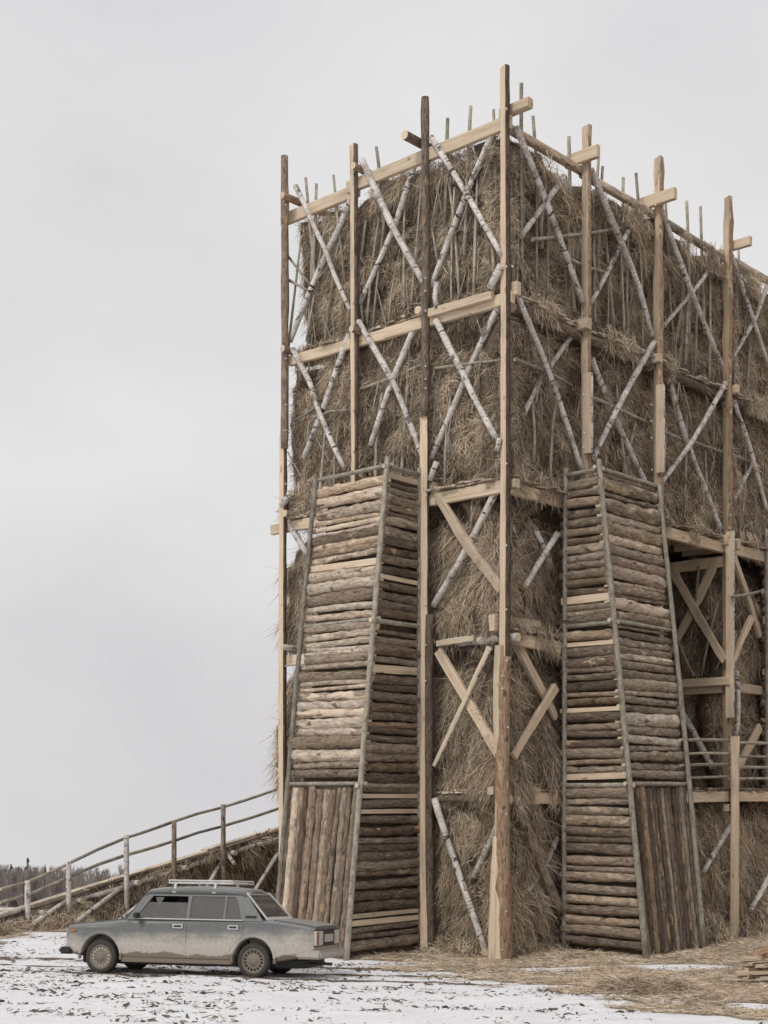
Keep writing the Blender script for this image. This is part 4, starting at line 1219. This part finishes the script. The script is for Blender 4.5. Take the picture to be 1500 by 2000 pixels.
    def box(name, x0, x1, y0, y1, z0, z1, mats, parent=car, bev=.012):
        bm = bmesh.new()
        bmesh.ops.create_cube(bm, size=1)
        for v in bm.verts:
            v.co = V(((x0 + x1) / 2 + v.co.x * (x1 - x0), (y0 + y1) / 2 + v.co.y * (y1 - y0), (z0 + z1) / 2 + v.co.z * (z1 - z0)))
        if bev:
            bmesh.ops.bevel(bm, geom=bm.edges[:], offset=bev, segments=2, affect='EDGES')
        me = bpy.data.meshes.new(name); bm.to_mesh(me); bm.free()
        for mm in mats: me.materials.append(mm)
        return link(bpy.data.objects.new(name, me), parent, CM)
    # cabin: sides with window openings, roof, screens
    def sy(zz): return .055 + .125 * (zz - .865) / .385
    def holes_panel(name, outer, holes, mapf, th, mats):
        polys = [outer] + holes
        tris = tessellate_polygon([[V((x, y, 0)) for x, y in p] for p in polys])
        flatp = [p for poly in polys for p in poly]
        n = len(flatp)
        vs = [mapf(x, y, 0) for x, y in flatp] + [mapf(x, y, th) for x, y in flatp]
        fs = [tuple(t) for t in tris] + [tuple(i + n for i in reversed(t)) for t in tris]
        k = 0
        for poly in polys:
            L_ = len(poly)
            for i in range(L_):
                a, c = k + i, k + (i + 1) % L_
                fs.append((a, c, c + n, a + n))
            k += L_
        return part(name, vs, fs, mats)
    wins = [[(.575, .89), (1.435, .89), (1.435, 1.228), (.83, 1.228)], [(1.495, .89), (2.06, .89), (2.06, 1.228), (1.495, 1.228)], [(2.095, .89), (2.37, .89), (2.27, 1.18), (2.225, 1.228), (2.095, 1.228)]]
    outer = [(.42, .855), (2.74, .862), (2.40, 1.285), (.72, 1.285)]
    for far in (False, True):
        mapf = (lambda x, y, t: V((x, sy(y) + t, y))) if not far else (lambda x, y, t: V((x, WD - sy(y) - t, y)))
        holes_panel('cabin_side', outer, wins, mapf, .035, [PAINT])
        for k, h in enumerate(wins):
            vs = [mapf(x, y, .014) for x, y in h]
            if k == 0 and not far:      # driver's pane wound partly down
                vs = [mapf(.575, .89, .014), mapf(1.435, .89, .014), mapf(1.435, 1.13, .014), mapf(.756, 1.13, .014)]
            part('side_window', vs + [v + V((0, .004, 0)) for v in vs], [tuple(range(len(vs))), tuple(range(2 * len(vs) - 1, len(vs) - 1, -1))] + [(i, (i + 1) % len(vs), len(vs) + (i + 1) % len(vs), len(vs) + i) for i in range(len(vs))], [GLASS])
        yb = .03 if not far else WD - .045
        box('trim_strip', .56, 2.40, yb, yb + .015, .868, .884, [TRIM], bev=0.003)
        yv = sy(.92) - .004
        box('pillar_vent', 2.43, 2.62, yv if not far else WD - yv - .02, (yv + .02) if not far else WD - yv, .885, .945, [BLK], bev=.004)
    # roof
    vs, fs = [], []
    RS = [(.68, 1.255, 0.0), (.755, 1.318, .0), (1.0, 1.348, .0), (1.5, 1.366, .0), (2.0, 1.357, .0), (2.31, 1.332, .0), (2.43, 1.268, .0)]
    for a, zr, _ in RS:
        half = [(.172, min(zr - .05, 1.262)), (.172, zr - .035), (.20, zr - .004), (.36, zr + .018), (.81, zr + .03)]
        ring = half + [(WD - y, zz) for y, zz in reversed(half[:-1])]
        vs += [V((a, y, zz)) for y, zz in ring]
    nr = len(ring)
    for i in range(len(RS) - 1):
        for j in range(nr):
            fs.append((i * nr + j, (i + 1) * nr + j, (i + 1) * nr + (j + 1) % nr, i * nr + (j + 1) % nr))
    fs.append(tuple(range(nr))); fs.append(tuple((len(RS) - 1) * nr + j for j in range(nr - 1, -1, -1)))
    part('roof', vs, fs, [PAINT], smooth=True)
    # windscreen and rear window (glass slabs with frames)
    def screen(name, x0, z0, x1, z1, frame_mat, fw):
        def mp(u, v_, t):
            yb0, yb1 = .07 + (.115) * v_, WD - .07 - .115 * v_
            return V((x0 + (x1 - x0) * v_, yb0 + (yb1 - yb0) * u, z0 + (z1 - z0) * v_ + t))
        o = holes_panel(name + '_frame', [(0, 0), (1, 0), (1, 1), (0, 1)], [[(fw, .09), (1 - fw, .09), (1 - fw, .93), (fw, .93)]], mp, .02, [frame_mat])
        q = [mp(fw * .8, .07, .01), mp(1 - fw * .8, .07, .01), mp(1 - fw * .8, .95, .01), mp(fw * .8, .95, .01)]
        part(name, q + [v + V((0, 0, -.005)) for v in q], [(0, 1, 2, 3), (7, 6, 5, 4), (0, 1, 5, 4), (1, 2, 6, 5), (2, 3, 7, 6), (3, 0, 4, 7)], [GLASS])
        return o
    screen('windscreen', .41, .865, .72, 1.275, PAINT, .04)
    screen('rear_window', 2.80, .873, 2.405, 1.285, RACK, .055)
    # trunk lid edge, bonnet
    part('trunk_lid', [V((a, y, lerp_tab(ZT, a) + .028 + (0.0 if abs(y - .81) > .5 else .006))) for a in (2.88, 3.2, 3.45, 3.58) for y in (.13, .45, .81, 1.17, 1.49)] +
         [V((a, y, lerp_tab(ZT, a) - .01)) for a in (2.88, 3.2, 3.45, 3.58) for y in (.13, .45, .81, 1.17, 1.49)],
         [(i * 5 + j, i * 5 + j + 1, i * 5 + j + 6, i * 5 + j + 5) for i in range(3) for j in range(4)] + [(20 + i * 5, 20 + i * 5 + 5, i * 5 + 5, i * 5) for i in range(3)] + [(i * 5 + 4, i * 5 + 9, 20 + i * 5 + 9, 20 + i * 5 + 4) for i in range(3)] + [(15 + j, 16 + j, 36 + j, 35 + j) for j in range(4)] + [(20 + j, 21 + j, 1 + j, j) for j in range(4)], [PAINT])
    part('bonnet', [V((a, y, lerp_tab(ZT, a) + .026)) for a in (-.58, -.2, .2, .44) for y in (.14, .45, .81, 1.17, 1.48)] + [V((a, y, lerp_tab(ZT, a) - .01)) for a in (-.58, -.2, .2, .44) for y in (.14, .45, .81, 1.17, 1.48)],
         [(i * 5 + j, i * 5 + j + 1, i * 5 + j + 6, i * 5 + j + 5) for i in range(3) for j in range(4)] + [(20 + i * 5, 20 + i * 5 + 5, i * 5 + 5, i * 5) for i in range(3)] + [(i * 5 + 4, i * 5 + 9, 20 + i * 5 + 9, 20 + i * 5 + 4) for i in range(3)] + [(15 + j, 16 + j, 36 + j, 35 + j) for j in range(4)] + [(20 + j, 21 + j, 1 + j, j) for j in range(4)], [PAINT])
    # bumpers, lamps, plate
    rb = box('bumper', 3.30, 3.70, -.015, WD + .015, .315, .445, [MUDC], bev=.03)
    box('bumper', -.72, -.50, -.015, WD + .015, .30, .41, [BLK], bev=.03)
    box('tail_panel', 3.555, 3.60, .09, WD - .09, .50, .745, [BLK], bev=.008)
    for y0 in (.05, WD - .42):
        tl = box('tail_lamp', 3.565, 3.625, y0, y0 + .37, .515, .735, [LENS], bev=.01)
        box('lamp_segment', 3.60, 3.632, y0 + (.01 if y0 < .5 else .27), y0 + (.10 if y0 < .5 else .36), .525, .725, [REDL], tl, bev=.006)
    box('number_plate', 3.60, 3.622, .56, 1.06, .56, .68, [MUDC], bev=.003)
    for y in (-.006, WD - .012):
        box('side_marker', -.51, -.43, y, y + .018, .655, .685, [ORG], bev=.004)
    for y0 in (.12, WD - .46):
        box('headlight', -.655, -.60, y0, y0 + .34, .545, .70, [LENS], bev=.01)
    box('grille', -.645, -.60, .48, WD - .48, .53, .70, [BLK], bev=.008)
    box('sill', .36, 2.24, .018, .06, .20, .275, [PAINT], bev=.008)
    box('underbody', -.4, 3.4, .22, WD - .22, .16, .30, [BLK], bev=.02)
    pole('exhaust', [CM @ V((3.1, .45, .235)), CM @ V((3.78, .42, .235))], .022, [BLK], car, seg=8, rough=0)
    # wing mirror
    mr = box('mirror', .60, .69, -.13, -.01, .875, .965, [BLK], bev=.02)
    box('mirror_arm', .62, .66, -.03, .075, .885, .905, [BLK], mr, bev=.004)
    # wheels
    def lathe(name, prof, cx, cy, cz, mats, parent, K=36, mfun=None):
        vs, fs = [], []
        for k in range(K):
            an = 2 * math.pi * k / K
            for (r, y) in prof:
                vs.append(V((cx + r * math.cos(an), cy + y, cz + r * math.sin(an))))
        n = len(prof)
        for k in range(K):
            for j in range(n - 1):
                fs.append((k * n + j, ((k + 1) % K) * n + j, ((k + 1) % K) * n + j + 1, k * n + j + 1))
        return part(name, vs, fs, mats, parent, True)
    for ax in (0.0, WB):
        for far in (False, True):
            sg = 1 if not far else -1
            y0 = .02 if not far else WD - .02
            cz = .268
            wh = lathe('wheel', [(.10, sg * .15), (.195, sg * .14), (.195, sg * .03), (.178, sg * .012)], ax, y0, cz, [RIM], car)
            lathe('tyre', [(.186, sg * .155), (.232, sg * .165), (.258, sg * .150), (.268, sg * .125), (.268, sg * .045), (.260, sg * .018), (.234, sg * -.004), (.200, sg * .0), (.186, sg * .012)], ax, y0, cz, [RUB], wh, 44)
            lathe('rim', [(.190, sg * .010), (.176, sg * .004), (.168, sg * .022), (.140, sg * .030), (.105, sg * .020), (.070, sg * .022), (.060, sg * .010), (.034, sg * .004), (.0005, sg * .003)], ax, y0, cz, [RIM], wh, 32)
            vs, fs = [], []
            for k in range(16):
                a0 = 2 * math.pi * (k + .5) / 16
                for rr, da in ((.118, -.10), (.118, .10), (.156, .10), (.156, -.10)):
                    vs.append(V((ax + rr * math.cos(a0 + da), y0 + sg * (.020 if rr < .13 else .0225), cz + rr * math.sin(a0 + da))))
                fs.append((4 * k, 4 * k + 1, 4 * k + 2, 4 * k + 3))
            part('rim_slots', vs, fs, [SLOT if ax else MUDC], wh)
    # roof rack
    rk = part('roof_rack', [V((1.0, .3, 1.30))], [], [RACK])
    bpy.data.meshes.remove(rk.data) if False else None
    vs, fs = [], []
    def tb(p0, p1, r, store=(vs, fs)):
        M_ = frame_for(V(p0), V(p1)); L_ = (V(p1) - V(p0)).length
        b0 = len(store[0])
        for zz in (0, L_):
            for k in range(6):
                an = 2 * math.pi * k / 6
                store[0].append(M_ @ V((r * math.cos(an), r * math.sin(an), zz)))
        for k in range(6):
            store[1].append((b0 + k, b0 + (k + 1) % 6, b0 + 6 + (k + 1) % 6, b0 + 6 + k))
        store[1].append(tuple(b0 + k for k in range(5, -1, -1))); store[1].append(tuple(b0 + 6 + k for k in range(6)))
    xa, xb, ya, yb = 1.06, 2.14, .26, WD - .26
    for zz, r in ((1.432, .013), (1.472, .012)):
        for y in (ya, yb): tb((xa, y, zz), (xb, y, zz), r)
        for x in (xa, xb): tb((x, ya, zz), (x, yb, zz), r)
    for k in range(7):
        x = xa + (xb - xa) * k / 6
        for y in (ya, yb): tb((x, y, 1.432), (x, y, 1.472), .009)
    for k in range(1, 6):
        x = xa + (xb - xa) * k / 6
        tb((x, ya, 1.432), (x, yb, 1.432), .011)
    for k in range(1, 4):
        y = ya + (yb - ya) * k / 4
        tb((xa, y, 1.440), (xb, y, 1.440), .010)
    bpy.data.objects.remove(rk)
    rk = part('roof_rack', vs, fs, [RACK])
    for x in (1.18, 1.86):
        for y, s2 in ((ya, -1), (yb, 1)):
            v2, f2 = [], []
            tb((x, y, 1.432), (x, y + s2 * .075, 1.285), .022, (v2, f2))
            tb((x - .03, y + s2 * .078, 1.29), (x + .03, y + s2 * .078, 1.29), .014, (v2, f2))
            part('rack_foot', v2, f2, [RACK], rk)
    # inside
    for (x, y) in ((1.28, .22), (1.28, .92)):
        s_ = box('seat', x - .42, x + .08, y, y + .48, .34, .46, [INT], bev=.03)
        box('backrest', x + .04, x + .17, y + .01, y + .47, .42, .95, [INT], s_, bev=.04)
        box('headrest', x + .10, x + .17, y + .12, y + .36, .985, 1.12, [INT], s_, bev=.03)
    s_ = box('seat', 1.85, 2.3, .2, WD - .2, .36, .50, [INT], bev=.03)
    box('backrest', 2.26, 2.42, .2, WD - .2, .45, .96, [INT], s_, bev=.04)
    box('dashboard', .45, .68, .1, WD - .1, .70, .885, [BLK], bev=.03)
    cvx, cfx = [], []
    c0 = V((.80, .46, .86)); ax_ = V((.9, 0, .42)).normalized(); e1 = V((0, 1, 0)); e2 = ax_.cross(e1)
    for k in range(20):
        a = 2 * math.pi * k / 20
        for j in range(6):
            bq = 2 * math.pi * j / 6
            d = e1 * math.cos(a) + e2 * math.sin(a)
            cvx.append(c0 + d * (.185 + .014 * math.cos(bq)) + ax_ * .014 * math.sin(bq))
    for k in range(20):
        for j in range(6):
            cfx.append((k * 6 + j, ((k + 1) % 20) * 6 + j, ((k + 1) % 20) * 6 + (j + 1) % 6, k * 6 + (j + 1) % 6))
    sw = part('steering_wheel', cvx, cfx, [BLK], smooth=True)
    v2, f2 = [], []
    tb(c0, V((.60, .46, .77)), .02, (v2, f2)); tb(c0 - e1 * .18, c0 + e1 * .18, .012, (v2, f2))
    part('column', v2, f2, [BLK], sw)
    return car
build_car()

# ------------------------------------------------------------------ the driver
def build_driver():
    m, nt, b = new_mat('skin'); put(nt, b, color=(0.46, 0.29, 0.21), rough=0.6)
    SK = m
    m, nt, b = new_mat('pale_jacket')
    nn = noise(nt, N(nt, 'ShaderNodeTexCoord').outputs['Object'], 14.0, 4)
    put(nt, b, color=mix(nt, nn, (0.22, 0.21, 0.20), (0.42, 0.41, 0.39)), rough=0.9)
    JK = m
    m, nt, b = new_mat('dark_knit'); put(nt, b, color=(0.03, 0.03, 0.032), rough=0.95)
    DK = m
    J = {'pelvis': ((1.18, .46, .50), .15), 'waist': ((1.22, .46, .66), .135), 'chest': ((1.25, .46, .84), .15), 'neckb': ((1.26, .46, .955), .075), 'neck': ((1.25, .46, .995), .052), 'jaw': ((1.222, .46, 1.045), .066), 'skull': ((1.232, .46, 1.12), .088), 'crown': ((1.235, .46, 1.18), .07),
         'nose': ((1.135, .46, 1.085), .016), 'earl': ((1.235, .378, 1.09), .016), 'earr': ((1.235, .542, 1.09), .016)}
    E = [('pelvis', 'waist'), ('waist', 'chest'), ('chest', 'neckb'), ('neckb', 'neck'), ('neck', 'jaw'), ('jaw', 'skull'), ('skull', 'crown'), ('skull', 'nose'), ('skull', 'earl'), ('skull', 'earr')]
    for s, y in (('l', -1), ('r', 1)):
        J['sh' + s] = ((1.24, .46 + y * .18, .905), .075)
        J['el' + s] = ((1.07, .46 + y * .25, .78), .055)
        J['wr' + s] = ((.875, .46 + y * .165, .90), .036)
        J['palm' + s] = ((.825, .46 + y * .165, .925), .032)
        E += [('chest', 'sh' + s), ('sh' + s, 'el' + s), ('el' + s, 'wr' + s), ('wr' + s, 'palm' + s)]
        for k in range(4):      # fingers curl round the rim of the wheel
            dy = (k - 1.5) * .018
            J[f'f{s}{k}a'] = ((.785, .46 + y * .165 + dy, .945 - .004 * k), .011)
            J[f'f{s}{k}b'] = ((.757, .46 + y * .165 + dy, .925 - .005 * k), .0095)
            J[f'f{s}{k}c'] = ((.765, .46 + y * .165 + dy, .897 - .004 * k), .008)
            E += [('palm' + s, f'f{s}{k}a'), (f'f{s}{k}a', f'f{s}{k}b'), (f'f{s}{k}b', f'f{s}{k}c')]
        J['th' + s] = ((.80, .46 + y * .115, .905), .012)
        E.append(('palm' + s, 'th' + s))
        J['hip' + s] = ((1.12, .46 + y * .09, .50), .10)
        J['kn' + s] = ((.74, .46 + y * .13, .58), .068)
        J['an' + s] = ((.56, .46 + y * .12, .30), .045)
        J['toe' + s] = ((.42, .46 + y * .12, .31), .04)
        E += [('pelvis', 'hip' + s), ('hip' + s, 'kn' + s), ('kn' + s, 'an' + s), ('an' + s, 'toe' + s)]
    names = list(J)
    me = bpy.data.meshes.new('person')
    me.from_pydata([J[n][0] for n in names], [(names.index(a), names.index(c)) for a, c in E], [])
    o = bpy.data.objects.new('person', me)
    link(o, None, CM)
    sk = o.modifiers.new('skin', 'SKIN')
    sv = me.skin_vertices[0].data if me.skin_vertices else None
    if sv is None:
        bmn = bmesh.new(); bmn.from_mesh(me); bmn.verts.layers.skin.verify(); bmn.to_mesh(me); bmn.free()
        sv = me.skin_vertices[0].data
    for k, n in enumerate(names):
        sv[k].radius = (J[n][1], J[n][1])
        sv[k].use_root = n == 'pelvis'
    ss = o.modifiers.new('sub', 'SUBSURF'); ss.levels = 2; ss.render_levels = 2
    dg = bpy.context.evaluated_depsgraph_get()
    m2 = bpy.data.meshes.new_from_object(o.evaluated_get(dg))
    o.modifiers.clear()
    o.data = m2
    m2.materials.clear()
    for mm in (SK, JK, DK): m2.materials.append(mm)
    for p in m2.polygons:
        c = p.center
        p.material_index = 0 if (c.z > .985 and c.x > 1.1) or (c.x < .87 and c.z > .85) else (2 if c.z < .60 else 1)
        p.use_smooth = True
    tag(o, 'driver in a pale jacket holding the steering wheel inside the car', 'person')
    vs, fs = [], []
    K = 14
    for i in range(5):
        u = i / 4
        rr = .098 * math.cos(u * 1.35)
        for k in range(K):
            a = 2 * math.pi * k / K
            vs.append(V((1.245 + rr * math.cos(a), .46 + rr * .92 * math.sin(a), 1.125 + .095 * math.sin(u * 1.35))))
    for i in range(4):
        for k in range(K):
            fs.append((i * K + k, i * K + (k + 1) % K, (i + 1) * K + (k + 1) % K, (i + 1) * K + k))
    fs.append(tuple(4 * K + k for k in range(K)))
    mesh_obj('cap', vs, fs, [DK], o, CM, True)
build_driver()

# ------------------------------------------------------------------ the wood far behind
def build_wood():
    rs = np.random.RandomState(3); np.random.seed(3)
    m, nt, b = new_mat('far_twigs')
    ri = N(nt, 'ShaderNodeNewGeometry').outputs['Random Per Island']
    put(nt, b, color=ramp(nt, ri, [(0, (0.20, 0.172, 0.16)), (1, (0.36, 0.315, 0.295))]), rough=0.95)
    TW = m
    m, nt, b = new_mat('far_birch'); put(nt, b, color=(0.58, 0.53, 0.50), rough=0.9); FB = m
    m, nt, b = new_mat('far_spruce'); put(nt, b, color=(0.095, 0.10, 0.085), rough=0.95); FS = m
    # the mass of bare thicket: thin stems and twigs
    n = 26000
    x = rs.uniform(-105, 30, n); y = rs.uniform(288, 330, n)
    top = 10.6 + 1.6 * vnoise(np.stack([x * .06, y * .02, 0 * x], 1), 4) + np.where(x < -62, 1.2, -0.3)
    h = rs.rand(n) ** 0.8
    L = rs.uniform(1.2, 3.6, n)
    z = terrain(x, y) + h * (top - L)
    D = nrm(np.stack([rs.normal(0, .22, n), rs.normal(0, .22, n), np.ones(n)], 1))
    Wd = nrm(np.cross(D, np.array([0, -1.0, 0]) + rs.normal(0, .2, (n, 3))))
    v, q = blades(np.stack([x, y, z], 1), D, Wd, L, rs.uniform(.05, .17, n), np.full(n, -0.1))
    o = np_mesh('bare_thicket', v, q, [TW], np.zeros(len(q)))
    tag(o, 'brown leafless thicket filling the far wood behind the ramp', 'wood', kind='stuff')
    # birches
    def birch_mesh(seed, hgt):
        rg = random.Random(seed)
        root = bpy.data.objects.new('birch_tree', None); link(root)
        pole('trunk', [V((0, 0, -.5)), V((rg.uniform(-.2, .2), 0, hgt * .5)), V((rg.uniform(-.3, .3), 0, hgt))], .17, [FB], root, seg=6, rough=.05, taper=.3, step=2)
        r2 = np.random.RandomState(seed); n = 260
        hz = hgt * (0.35 + 0.68 * r2.rand(n)); a = r2.uniform(0, 2 * np.pi, n)
        D = nrm(np.stack([np.cos(a) * .55, np.sin(a) * .55, np.full(n, .9)], 1))
        Wd = nrm(np.cross(D, np.array([0, -1.0, 0]) + r2.normal(0, .3, (n, 3))))
        v, q = blades(np.stack([0 * hz, 0 * hz, hz - 1.0], 1), D, Wd, (hgt * 1.05 - hz) * .35 + .7, r2.uniform(.03, .06, n), np.full(n, -.2))
        np_mesh('crown', v, q, [TW], np.zeros(len(q)), root)
        return root
    def place_tree(proto, first, x, y, label, cat, group):
        if first:
            r = proto
        else:
            r = proto.copy(); COL.objects.link(r)
            for ch in proto.children:
                c = ch.copy(); COL.objects.link(c); c.parent = r
        r.location = (x, y, float(terrain(x, y)))
        tag(r, label, cat, group)
    protos = [birch_mesh(1, 11.2), birch_mesh(2, 10.2), birch_mesh(3, 12.0)]
    used = set()
    rg = random.Random(8)
    for k in range(66):
        px = rg.uniform(-10, 545) if k > 22 else rg.uniform(-5, 130)
        Y = rg.uniform(268, 284)
        i = k % 3
        place_tree(protos[i], i not in used, (px - CX) / FPX * Y, Y, 'slender leafless birch with a pale trunk at the edge of the far wood', 'birch', 'birches in the far wood')
        used.add(i)
    # dark conifers standing above the rest
    def spruce(seed, hgt, wd):
        rg = random.Random(seed); r2 = np.random.RandomState(seed)
        root = bpy.data.objects.new('spruce_tree', None); link(root)
        pole('trunk', [V((0, 0, -.5)), V((0, 0, hgt))], .18, [TW], root, seg=6, rough=.03, taper=.15, step=3)
        n = 900
        u = r2.rand(n) ** .8
        hz = hgt * (1 - u * .9); rad = wd * (u ** .7) * (0.55 + .5 * r2.rand(n)); a = r2.uniform(0, 2 * np.pi, n)
        tier = 0.75 + .35 * np.sin(hz * 3.2)
        D = nrm(np.stack([np.cos(a), np.sin(a), np.full(n, -.35)], 1))
        Wd = nrm(np.cross(D, np.array([0, -.6, .8]) + r2.normal(0, .4, (n, 3))))
        v, q = blades(np.stack([0 * hz, 0 * hz, hz], 1) + D * 0.05, D, Wd, rad * tier + .15, r2.uniform(.18, .4, n), np.full(n, .25))
        np_mesh('crown', v, q, [FS], np.zeros(len(q)), root)
        return root
    sp = [(54, 12.6, 1.5, 'tall pointed dark spruce on the skyline behind the leftmost rail post'), (10, 10.6, 1.6, 'dark spruce at the left edge of the skyline'), (36, 10.9, 1.3, 'narrow dark spruce between the two tallest conifers at the left'), (30, 0, 0, ''), (22, 11.3, 1.5, 'bushy dark spruce beside the left frame edge'), (70, 10.8, 1.7, 'lower dark spruce just right of the tallest conifer'), (88, 10.5, 1.6, 'dark spruce in the wood between the first two rail posts'), (113, 10.6, 1.8, 'broad dark spruce half hidden by the second rail post'), (150, 10.2, 1.9, 'dark spruce showing just right of the second rail post'), (200, 9.6, 1.7, 'small dark spruce low in the wood left of the third rail post')]
    for k, (px, h, wd, lb) in enumerate(sp):
        if not h: continue
        Y = 302 + 2 * (k % 3)
        r = spruce(40 + k, h + 2.0, wd * 1.5)
        x = (px - CX) / FPX * Y
        r.location = (x, Y, float(terrain(x, Y)))
        tag(r, lb, 'spruce', 'spruces on the skyline')
build_wood()
